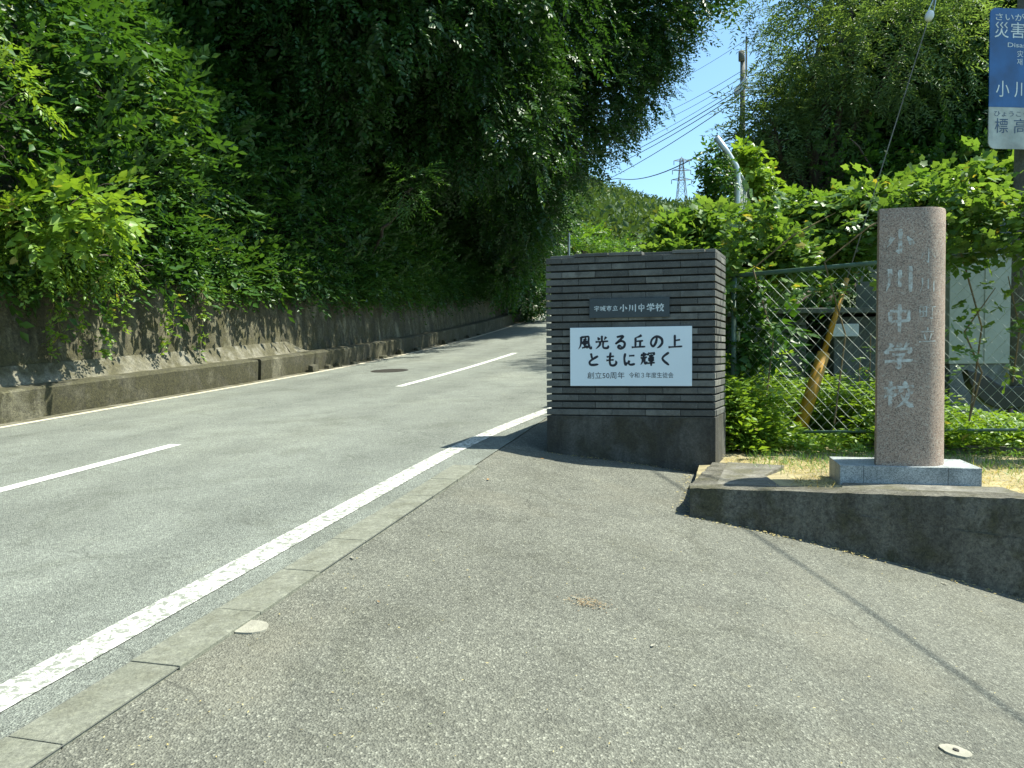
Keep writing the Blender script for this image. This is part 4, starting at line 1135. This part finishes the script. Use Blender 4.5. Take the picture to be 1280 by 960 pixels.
def limb(b, A, Bq, r0, r1, wob=.15, n=6):
    A, Bq = Vector(A), Vector(Bq); L = (Bq - A).length
    P = [A + (Bq - A) * t / n + Vector((random.uniform(-1, 1), random.uniform(-1, 1), random.uniform(-.5, 1))) * wob * L * .12 * (0 < t < n) + Vector((0, 0, .08 * L * math.sin(math.pi * t / n))) for t in range(n + 1)]
    b.tube(P, [r0 + (r1 - r0) * t / n for t in range(n + 1)], 7)

def tree(name, label, base, ls, mat, density=9, size=.7, kind='simple', n=10, ll=.3, seed=1, trunk=.22, gaps=-.35, group=None, inner=.45, droop=.35, cat='tree', tintf=None, spread=.9, core=.45):
    e = empty(name, base); tag(e, label, cat, group)
    b = MB(); base = Vector(base)
    hub = sum((Vector(c) for c, r in ls), Vector()) / len(ls)
    fork = base + (hub - base) * .55; limb(b, base - Vector((0, 0, .4)), fork, trunk, trunk * .7, .3)
    for c, r in ls:
        limb(b, fork, Vector(c), trunk * .5, trunk * .14, .6)
        rr = r if not hasattr(r, '__len__') else r[0]
        for k in range(4):
            q = Vector(c) + Vector((random.uniform(-1, 1), random.uniform(-1, 1), random.uniform(-.6, .8))) * rr * .75
            limb(b, Vector(c) + (fork - Vector(c)) * .15, q, trunk * .16, trunk * .05, .6, 4)
    o = b.build('trunk', M['bark'], smooth=True); o.parent = e; o.location = -e.location
    P, D = lobes([(tuple(c), r) for c, r in ls], density, seed, inner, gaps, droop=droop)
    rg = np.random.default_rng(seed + 2)
    foliage('crown', P, D, size * rg.uniform(.65, 1.25, len(P)), mat, e, kind, n, ll, spread, .25, seed, tintf=tintf)
    if core:
        P, D = lobes([(tuple(c), (np.array(r if hasattr(r, '__len__') else (r, r, r * .85)) * .72)) for c, r in ls], density * core, seed + 40, .25, -2, droop=droop)
        foliage('inner_leaves', P, D, size * 1.25 * rg.uniform(.65, 1.25, len(P)), mat, e, 'simple', 8, .4, 1.0, .25, seed + 41)
    return e

# --- trees on the left hillside
def onbank(s, lat): return pt(s, lat, bank_z(s, lat))
A3 = lambda u, v, y: tuple(at(u, v, y))
tree('broadleaf_tree', 'broadleaf tree rising from the hillside at the upper left corner', onbank(10, -13.6),
     [(A3(-60, -200, 15), 2.4), (A3(90, -150, 16), 2.4), (A3(60, -40, 16.5), (1.8, 1.5, 1.3)), (A3(200, -60, 17), 2.0)], M['leaf_mid'], 19, .6, 'simple', 11, .27, 11)
tree('broadleaf_tree', 'dense dark tree leaning over the wall at upper centre left', onbank(16.5, -12.2),
     [(A3(380, -140, 17.5), 3.0), (A3(320, 40, 18), (1.3, 1.3, 1.2)), (A3(440, -20, 18), 3.0), (A3(400, 110, 18.5), (1.7, 1.6, 1.5)), (A3(440, -250, 17), 3.6)], M['leaf_dark'], 17, .62, 'simple', 11, .27, 12)
tree('broadleaf_tree', 'tall shady tree with drooping boughs above the road, top centre', onbank(21, -12.0),
     [(A3(520, 20, 21), 3.4), (A3(590, -60, 21), 3.8), (A3(500, 140, 22), (2.4, 2, 2)), (A3(590, 130, 23), 2.8), (A3(560, -220, 21), 4.2), (A3(480, -150, 19), 3.6)], M['leaf_dark'], 16, .66, 'simple', 11, .26, 13)
tree('broadleaf_tree', 'large dark tree arching across the road against the sky', onbank(30, -11.2),
     [(A3(660, 30, 27), 4.0), (A3(735, 60, 28), 3.0), (A3(650, 150, 27), 3.4), (A3(782, 105, 29), (1.7, 1.7, 1.5)), (A3(715, 145, 29), 2.2), (A3(688, 205, 30), (1.5, 1.5, 1.3)), (A3(790, 0, 28), 3.0), (A3(850, -25, 29), (2.0, 2.0, 1.6)), (A3(728, 190, 30), (.9, .9, .7)), (A3(805, 65, 29), (1.1, 1.1, 1.0)), (A3(640, 240, 28), 2.2), (A3(700, -140, 27), 5), (A3(895, -15, 29.5), (1.1, 1.1, .6))],
     M['leaf_dark'], 17, .6, 'simple', 11, .25, 14, trunk=.3, gaps=-.25, droop=.1)
tree('broadleaf_tree', 'shaded leafy tree at the road bend behind the gate wall', onbank(36, -9.8),
     [(A3(660, 320, 33), (1.9, 1.6, 1.8)), (A3(620, 300, 31), (2.0, 1.6, 2.0)), (A3(672, 270, 34), (1.8, 1.8, 1.6)), (A3(655, 365, 33), (1.3, 1.2, 1.2))], M['leaf_dark'], 18, .6, 'simple', 10, .28, 15)
tree('broadleaf_tree', 'sunlit pale green tree beside the far road, left of the hill', (at(735, 330, 46).x, 46, 5),
     [(A3(728, 312, 46), (1.9, 1.6, 1.4)), (A3(706, 300, 47), (1.3, 1.3, 1.6)), (A3(765, 322, 47), (1.9, 1.8, 1.0))], M['leaf_lit'], 7, .8, 'simple', 10, .25, 16)

# --- undergrowth on the bank: one leafy mass
rg = np.random.default_rng(31)
nU = 46000
s_ = rg.uniform(1, 45, nU) ; l_ = -9.0 - np.where(rg.random(nU) < .8, 4.8 * rg.random(nU), 4.8 + 12 * rg.random(nU))
PU = np.array([onbank(a, b_) for a, b_ in zip(s_, l_)])
hump = np.clip(snoise(PU, 1.1, 77) * .6 + snoise(PU, .45, 78) * .7, -1, 1) * .95 + .75
out_n = np.array([RN.x * .75, RN.y * .75, .65])
PU = PU + out_n * (hump * rg.uniform(.2, 1.35, nU) * np.clip((-l_ - 8.85) / 1.2, .1, 1))[:, None]
DU = np.tile(out_n * .6 + np.array([0, 0, -.35]), (nU, 1)) + rg.normal(size=(nU, 3)) * .55
tag(foliage('undergrowth', PU, DU, .56 * rg.uniform(.5, 1.45, nU), M['leaf_bank'], None, 'simple', 10, .3, .9, .3, 32, tintf=lambda P: .5 + .5 * snoise(P, .7, 5)), 'dense green undergrowth covering the bank above the retaining wall', 'undergrowth', kind='stuff')
# fringe hanging over the wall top
nF = 9500
s_ = rg.uniform(1, 40, nF); l_ = rg.uniform(-9.4, -8.8, nF); dz = rg.uniform(1.98, 2.8, nF) - .3 * (snoise(np.stack([s_, s_ * 0, s_ * 0], 1), 1.3, 8) + 1) * .5
far = rg.random(nF) < .45
s_ = np.where(far, rg.uniform(13.5, 42, nF), s_); dz = np.where(far, dz - rg.uniform(.1, .75, nF) * np.clip((s_ - 13) / 8, 0, 1), dz); l_ = np.where(far, l_ + .1, l_)
PF = np.array([pt(a, b_, c_) for a, b_, c_ in zip(s_, l_, dz)])
DF = np.tile(np.array([RN.x * .5, RN.y * .5, -.55]), (nF, 1)) + rg.normal(size=(nF, 3)) * .45
tag(foliage('overhanging_greenery', PF, DF, .42 * rg.uniform(.6, 1.3, nF), M['leaf_bank'], None, 'simple', 10, .27, .9, .4, 33, tintf=lambda P: .6 + .5 * snoise(P, .9, 6)), 'green foliage fringe spilling over the top of the retaining wall', 'foliage', kind='stuff')

# --- bright shrubs at the left edge
def shrub(name, label, base, ls, mat, density, size, kind, n, ll, seed, **kw):
    return tree(name, label, base, ls, mat, density, size, kind, n, ll, seed, trunk=.05, cat='shrub', core=0, **kw)
shrub('shrub', 'bright yellow-green shrub at the left edge above the wall', onbank(7.2, -9.5), [(A3(0, 130, 9.2), (.5, .45, .55)), (A3(10, 190, 9.2), (.38, .38, .42)), (A3(-30, 95, 9.2), (.55, .45, .4))], M['leaf_bright'], 42, .34, 'simple', 11, .27, 41, group='shrubs on the bank')
shrub('shrub', 'sunlit big-leaved shrub with heart-shaped leaves above the mossy wall', onbank(9, -9.4), [(A3(80, 265, 10.1), (.75, .5, .45)), (A3(130, 265, 10.5), (.45, .4, .4)), (A3(30, 270, 9.8), (.5, .4, .45))], M['leaf_bright'], 20, .38, 'heart', 6, .38, 42, group='shrubs on the bank', gaps=-.1)
shrub('shrub', 'low fine-leaved sunny shrub spilling over the wall top at left', onbank(8.4, -9.2), [(A3(30, 308, 10), (.8, .5, .45)), (A3(110, 322, 10.8), (.7, .5, .38)), (A3(185, 340, 11.8), (.55, .4, .3)), (A3(-10, 290, 9.8), (.5, .4, .45))], M['leaf_bright'], 46, .3, 'simple', 12, .26, 43, group='shrubs on the bank')
# feathery fronds in the middle of the bank
shrub('shrub', 'pale feathery shrub catching light above the dark wall', onbank(19.5, -9.4), [(A3(515, 235, 17.6), (.4, .35, .6))], M['leaf_mid'], 22, .5, 'narrow', 13, .3, 44, group='shrubs on the bank')
shrub('shrub', 'small bright bush at the road edge near the bend', onbank(32, -8.9), [(A3(640, 345, 28), (.9, .7, .9)), (A3(655, 300, 29), (.9, .7, 1.2))], M['leaf_mid'], 18, .6, 'simple', 11, .27, 46, group='shrubs on the bank')

# --- strands of vine hanging down the mossy wall
ordn = ['first', 'second', 'third', 'fourth', 'fifth', 'sixth', 'seventh', 'eighth', 'ninth']
for i, (u, v0, v1, dens) in enumerate([(50, 375, 450, 26), (62, 370, 425, 20), (88, 370, 432, 22), (120, 370, 440, 34), (142, 365, 415, 22), (193, 350, 450, 34), (206, 360, 420, 16), (241, 355, 446, 30), (264, 360, 385, 16)]):
    lat = -8.83
    k = (u - 640) / 960; yy = lat / (RN.x * k + RN.y); 
    a, c = at(u, v0, yy), at(u + 3, v1, yy)
    ev = empty('hanging_vine', a); tag(ev, 'thin yellow-green vine strand on the mossy wall, %s from the left' % ordn[i], 'vine', 'vine strands on the mossy wall')
    n = 10; P = [a + (c - a) * t / n + Vector((random.uniform(-.02, .02), random.uniform(-.02, .02), 0)) + RN * (.1 + .12 * (1 - t / n)) for t in range(n + 1)]
    b = MB(); b.tube(P, .005, 5); o = b.build('stem', M['stem']); o.parent = ev; o.location = -ev.location
    tt = np.random.default_rng(90 + i).random(dens) ** .9
    Pn = np.array([tuple(P[int(t * 9.99)] + (P[min(10, int(t * 9.99) + 1)] - P[int(t * 9.99)]) * (t * 9.99 % 1)) for t in tt])
    Dn = np.random.default_rng(95 + i).normal(size=(dens, 3)) + np.array([RN.x, RN.y, -.3])
    foliage('leaves', Pn, Dn, np.full(dens, .13), M['leaf_bright'], ev, 'heart', 3, .5, 1.0, .3, 60 + i)

# --- vines over the near fence
def fpt(t, z, off=0): 
    n = Vector((FD.y, -FD.x, 0)); return F0 + FD * t + n * -off + Vector((0, 0, z + FSL * t))
def vine(name, label, P, D, size, seed, mat='leaf_vine', kind='lobed', n=5, ll=.42, group='vines on the fences', stems=()):
    e = empty(name, tuple(np.mean(P, axis=0))); tag(e, label, 'vine', group)
    rg = np.random.default_rng(seed)
    foliage('leaves', P, D, size * rg.uniform(.7, 1.3, len(P)), M[mat], e, kind, n, ll, 1.0, .3, seed)
    if stems:
        b = MB()
        for st in stems: b.tube(st, [.009] * (len(st) - 1) + [.004], 5)
        o = b.build('stem', M['stem']); o.parent = e; o.location = -e.location
    return e
rg = np.random.default_rng(51)
ZF = FTOP
def fence_mass(t0, t1, zlo, zhi, n, depth=.35, seed=0, f=2.0):
    r = np.random.default_rng(seed); P = []
    while len(P) < n:
        t = r.uniform(t0, t1); z = r.uniform(zlo, zhi)
        top = zhi - .22 * (1 + math.sin(t * 3.1 + seed) * math.cos(t * 1.3)) * .8
        if z > top: continue
        P.append(tuple(fpt(t, z, r.normal() * depth * .5 - .05)))
    P = np.array(P); keep = snoise(P, f, seed + 3) > -.45
    sh = []
    for k in range(int((t1 - t0) * 7) if zhi > ZF + .3 else 0):      # loose shoots above the heap
        t = r.uniform(t0, t1); z = zhi - .35; dx, dy = r.normal() * .12, r.normal() * .12; hh = r.uniform(.25, .6)
        for q in range(9): sh.append(tuple(fpt(t + dx * q * .35, z + hh * q / 9 - .02 * (q / 4) ** 2, dy * q * .3)))
    P = P[keep]
    if sh: P = np.concatenate([P, np.array(sh)])
    D = np.tile(np.array([-.45, -.55, -.15]), (len(P), 1)) + r.normal(size=(len(P), 3)) * .6
    return P, D

stems = [[fpt(t, ZF - 1.6), fpt(t + .1, ZF - .7, .05), fpt(t - .1, ZF + .05, -.05), fpt(t + .3, ZF + .35, -.1), fpt(t + .7, ZF + .55, 0)] for t in (.3, 1.0, 2.2, 2.7)]
P, D = fence_mass(-.1, 2.0, ZF - .3, ZF + .8, 1200, .4, 52); vine('fence_vine', 'leafy vine heaped over the fence rail between gate wall and pillar', P, D, .2, 52, stems=stems[:2])
P, D = fence_mass(1.9, 3.6, ZF - .05, ZF + .85, 560, .35, 53); vine('fence_vine', 'leafy vine trailing over the fence to the right of the pillar', P, D, .2, 53, stems=stems[2:])
P, D = fence_mass(.06, .55, ZF - 1.0, ZF - .05, 200, .35, 54); P[:, 1] += .32; vine('fence_vine', 'shaded vine hanging below the rail beside the gate wall', P, D, .2, 54, 'leaf_mid')
P, D = fence_mass(.6, 1.8, ZF - .3, ZF - .02, 26, .2, 58); vine('fence_vine', 'thin vine leaves hanging under the rail near the yellow guard', P, D, .18, 58)
P, D = fence_mass(2.0, 2.9, ZF - 1.2, ZF - .05, 60, .2, 55); vine('fence_vine', 'loose vine climbing the mesh in front of the pale shed', P, D, .17, 55, stems=[[fpt(2.2, .75), fpt(2.3, 1.2), fpt(2.15, 1.6), fpt(2.4, 2.0)], [fpt(2.55, 1.1), fpt(2.6, 1.6), fpt(2.5, 2.1)]])
# on the tall fence
def blob_pts(cs, n, seed):
    r = np.random.default_rng(seed); P = []
    for (c, rad, k) in cs:
        d = r.normal(size=(int(n * k), 3)); d /= np.linalg.norm(d, axis=1, keepdims=True)
        P.append(np.array(c) + d * np.array(rad) * (r.random((len(d), 1)) ** .4))
    P = np.concatenate(P); D = np.tile(np.array([-.35, -.6, -.2]), (len(P), 1)) + r.normal(size=(len(P), 3)) * .6
    return P, D
P, D = blob_pts([(A3(896, 215, 10.2), (.22, .3, .45), 1), (A3(905, 262, 10.3), (.3, .3, .4), 1), (A3(888, 245, 10.4), (.2, .3, .35), .6)], 130, 61); vine('fence_vine', 'dark vine clump climbing the first bent fence post', P, D, .24, 61, 'leaf_mid', 'simple', 7, .36)
P, D = blob_pts([(A3(950, 225, 11.3), (.25, .3, .25), .7), (A3(968, 255, 11.6), (.4, .4, .25), 1.1), (A3(990, 280, 12), (.45, .5, .35), 1.2), (A3(935, 195, 10.8), (.2, .3, .2), .5)], 230, 62); vine('fence_vine', 'yellow-green sunlit vine running along the tall fence top', P, D, .18, 62, 'leaf_bright', 'heart', 5, .42)
P, D = blob_pts([(A3(845, 300, 9.6), (.35, .4, .25), 1.1), (A3(880, 290, 9.4), (.4, .4, .3), 1.3), (A3(925, 310, 9.2), (.45, .4, .3), 1.3), (A3(975, 320, 9.2), (.5, .4, .3), 1.2), (A3(915, 345, 9.0), (.4, .4, .3), 1), (A3(860, 318, 9.2), (.45, .4, .2), 1)], 260, 63); vine('fence_vine', 'bright vine heap rising behind the top of the gate wall', P, D, .22, 63)
P, D = blob_pts([(A3(1010, 270, 11), (.6, .5, .3), 1.2), (A3(1070, 262, 10.5), (.6, .5, .3), 1.2), (A3(1120, 250, 10), (.6, .5, .25), 1), (A3(1200, 235, 9.6), (.7, .5, .25), 1.2), (A3(1260, 230, 9.4), (.5, .5, .25), 1), (A3(1040, 310, 10.4), (.7, .5, .4), 1.3), (A3(1200, 290, 9.6), (.25, .4, .4), .8)], 260, 64); vine('fence_vine', 'rambling vine thicket behind the near fence below the trees', P, D, .22, 64)

# --- weeds inside and behind the bed
def upright(points, zf, n, hmin, hmax, seed):
    r = np.random.default_rng(seed); P, D, S = [], [], []
    for (x, y, h) in points:
        z0 = zf(x, y); lean = r.normal(size=2) * .12; k = 4 + int(h * 7)
        for i in range(k):
            t = (i + .5) / k; a = r.uniform(0, 6.28)
            P.append((x + lean[0] * t * h, y + lean[1] * t * h, z0 + t * h)); D.append((math.cos(a), math.sin(a), r.uniform(-.1, .55))); S.append(r.uniform(.7, 1.2) * (.32 - .1 * t))
    return np.array(P), np.array(D), np.array(S)
bz = lambda x, y: BEDZ - .03
pts = []
r_ = np.random.default_rng(71)
while len(pts) < 1300:
    t = r_.uniform(-.7, 5.0); off = r_.uniform(-.55, 1.7); q = fpt(t, 0, off)
    if t > 2.3 and off < .05 and r_.random() < .93: continue
    if off < -.15 and t > 1.2: continue
    if (q - FL).dot(GN) > -.02 and q.x < 2.0: continue
    if q.x < 2.06 and q.y < 7.55: continue
    h = r_.uniform(.2, .62) * (1.2 if off > .2 else .8) * (.75 if t > 2.3 else 1.0)
    if t > 1.9: h *= .6
    if t < .5: h *= 1.35
    if .42 < t < 1.3 and off < .7:
        h *= .25
        if r_.random() < .6: continue
    pts.append((q.x, q.y, h))
for k in range(170):
    q = fpt(r_.uniform(-.25, .3), 0, r_.uniform(-.75, -.1))
    if q.x > 2.08 and (q - BC).dot(E2) > 1.2: pts.append((q.x, q.y, r_.uniform(.25, .75)))
P, D, S = upright(pts, bz, 0, 0, 0, 72)
tag(foliage('weeds', P, D, S, M['leaf_bright'], None, 'simple', 7, .36, .95, .3, 73), 'lush green weeds growing along the chain-link fence', 'weeds', kind='stuff')  # brightened leaf colour stands in for sunlight on the weeds
# tall weed stalks
for i, (u, v, y, h) in enumerate([(1085, 540, 8.6, 1.15), (1072, 545, 8.9, .9), (1093, 540, 8.4, .8)]):
    q = at(u, v, y); P, D, S = upright([(q.x, q.y, h), (q.x + .03, q.y, h * .9)], bz, 0, 0, 0, 80 + i)
    e = empty('tall_weed', (q.x, q.y, BEDZ)); tag(e, ['tall feathery weed stalk left of the pillar behind the mesh', 'shorter weed stalk farther back behind the mesh', 'weed stalk close against the left of the pillar'][i], 'weed', 'tall weeds by the pillar')
    foliage('leaves', P, D, S * .8, M['leaf_lit'], e, 'narrow', 8, .4, .9, .3, 83 + i)
    b = MB(); b.tube([(q.x, q.y, BEDZ - .1), (q.x + .02, q.y, BEDZ + h)], .006, 5); o = b.build('stem', M['stem']); o.parent = e; o.location = -e.location
# green grass tuft line and straw over the bed
def blades(name, pts, hmin, hmax, flat, w, mat, label, cat, seed, zf):
    r = np.random.default_rng(seed); n = len(pts); V = np.zeros((n, 4, 3))
    pts = np.array(pts); a = r.uniform(0, 6.28, n); h = r.uniform(hmin, hmax, n); le = np.clip(flat + r.normal(size=n) * .2, .05, 1.0)
    dx, dy = np.cos(a), np.sin(a); z0 = np.array([zf(x, y) for x, y in pts])
    for k, (t, ww) in enumerate(((0, 1), (0, -1), (.6, -.7), (1.0, 0))):
        out = h * le * t; up = h * (1 - le ** 2) * t * (1.1 - .3 * t * le) + .006
        V[:, k, 0] = pts[:, 0] + dx * out - dy * ww * w; V[:, k, 1] = pts[:, 1] + dy * out + dx * ww * w; V[:, k, 2] = z0 + up
    b0 = np.arange(n)[:, None] * 4; T = np.concatenate([b0 + np.array([0, 1, 2]), b0 + np.array([0, 2, 3])])
    return tag(put(name, np_mesh(name, V, T, np.repeat(r.random((n, 3)), 4, axis=0)), mat), label, cat, kind='stuff')
pts = []
while len(pts) < 15000:
    a, b_ = r_.uniform(.3, 4.2), r_.uniform(.2, 1.9); 
    if a < .75 and b_ < 1.3 and r_.random() < .93: continue
    if 1.0 < a < 2.15 and b_ < .42: continue
    q = bedp(a, b_, 0)
    if -.02 < (q - PB).dot(E1) < PLW + .02 and -.02 < (q - PB).dot(E2) < PLD + .02: continue
    pts.append((q.x, q.y))
blades('dry_grass', pts, .03, .09, .93, .0022, M['straw'], 'cut dry straw covering the raised bed', 'dry grass', 84, lambda x, y: BEDZ - .016 - .012 * ((x - BC.x) * E2.x + (y - BC.y) * E2.y))
pts = []
while len(pts) < 4200:
    a, b_ = r_.uniform(.5, 4.6), r_.uniform(.75, 2.6); q = bedp(a, b_, 0)
    if r_.random() > (b_ - .6) / 1.2: continue
    pts.append((q.x, q.y))
blades('short_grass', pts, .04, .12, .65, .003, M['leaf_lit'], 'short green grass at the back of the raised bed', 'grass', 85, lambda x, y: BEDZ - .03)
# weeds at the road verge behind the gate wall
pts = [(pt(s, l).x, pt(s, l).y, r_.uniform(.2, .5)) for s, l in zip(r_.uniform(9, 24, 150), r_.uniform(-.9, 1.5, 150))]
P, D, S = upright(pts, lambda x, y: road_z(S_(x, y)) - .1, 0, 0, 0, 86)
tag(foliage('verge_weeds', P, D, S, M['leaf_lit'], None, 'simple', 7, .36, .95, .3, 87), 'weeds on the verge behind the gate wall', 'weeds', kind='stuff')

# --- trees on the right
tree('feathery_tree', 'tall feathery light green tree at upper right against the sky', (at(1010, 400, 19).x, 19, .6),
     [(A3(1020, 85, 17.5), (1.2, 1.2, 1.0)), (A3(1075, 40, 17), (1.9, 1.6, 1.3)), (A3(965, 165, 18), (.9, .9, .8)), (A3(1020, 150, 18), (1.3, 1.2, 1.0)), (A3(1130, 70, 16.5), (1.6, 1.5, 1.1)), (A3(1030, -10, 17.5), (1.7, 1.6, 1.1)), (A3(932, 188, 19), (.6, .6, .45)), (A3(1100, -60, 17), 2.4)],
     M['leaf_feather'], 22, .62, 'narrow', 15, .26, 21, spread=1.15, gaps=-.2, droop=.2, core=0)
tree('broadleaf_tree', 'dark shady tree mass behind the blue shelter sign', (at(1190, 400, 20).x, 20, .6),
     [(A3(1180, 150, 19.5), 2.6), (A3(1250, 90, 19), 3.0), (A3(1240, 190, 19), 2.4), (A3(1120, 190, 19.5), 2.2), (A3(1190, 40, 20), 3), (A3(1280, 0, 19), 3.2), (A3(1340, 130, 18), 3.2), (A3(1160, -60, 20), 3)],
     M['leaf_dark'], 15, .65, 'simple', 11, .25, 22)
tree('broadleaf_tree', 'dark tree standing left of centre under the feathery crown', (at(1000, 400, 21).x, 21, .6),
     [(A3(1015, 205, 20.5), 1.9), (A3(1075, 180, 20.5), 2.4), (A3(970, 235, 21), 1.3), (A3(1050, 240, 20), 2.0), (A3(1110, 110, 21), 2.6), (A3(935, 240, 22), .9)],
     M['leaf_dark'], 16, .65, 'simple', 11, .25, 23)
tree('broadleaf_tree', 'low bushy tree under the dark trees behind the shed', (at(1150, 380, 17).x, 17, .6),
     [(A3(1100, 250, 17), (2.0, 1.5, 1.2)), (A3(1180, 240, 17), (2.0, 1.5, 1.3)), (A3(1030, 280, 17.5), (1.5, 1.5, 1.3)), (A3(1250, 245, 16.5), (1.8, 1.4, 1.2)), (A3(1040, 330, 16), (1.6, 1.4, 1.2)), (A3(960, 330, 15), (1.0, 1.3, 1.0)), (A3(950, 420, 12.5), (.8, .8, .8))],
     M['leaf_mid'], 14, .55, 'simple', 11, .26, 24)

# --- forest on the far hill, one mass
rg = np.random.default_rng(91)
nT = 2300
ty = 52 + 178 * rg.random(nT) ** .8; tx = (rg.uniform(560, 960, nT) - 640) / 960 * ty * 1.05
tz = np.array([hill_z(a, b_) for a, b_ in zip(tx, ty)]); tr_ = rg.uniform(1.6, 3.4, nT)
K = 34
d = rg.normal(size=(nT, K, 3)); d[:, :, 2] = np.abs(d[:, :, 2]) * .9 - .15; d /= np.linalg.norm(d, axis=2, keepdims=True)
P = np.stack([tx, ty, tz + tr_ * .8], 1)[:, None, :] + d * tr_[:, None, None] * rg.uniform(.75, 1.1, (nT, K, 1))
D = d + rg.normal(size=(nT, K, 3)) * .5
treev = np.repeat(rg.random(nT), K)
o = foliage('forest', P.reshape(-1, 3), D.reshape(-1, 3), np.repeat(tr_ * .42, K) * rg.uniform(.7, 1.3, nT * K), M['leaf_hill'], None, 'simple', 4, .75, .9, .2, 92, tintf=lambda Q: treev)
tag(o, 'distant green forest covering the hill', 'forest', kind='stuff')
# thin pale pole standing by the far road
e = empty('marker_pole', (at(710, 330, 30).x, 30, 1.5)); tag(e, 'thin pale pole beside the far road above the gate wall', 'pole')
b = MB(); b.tube([(at(710, 330, 30).x, 30, 1.0), tuple(at(711, 292, 30))], .05, 8); b.build('shaft', M['galv'], e)
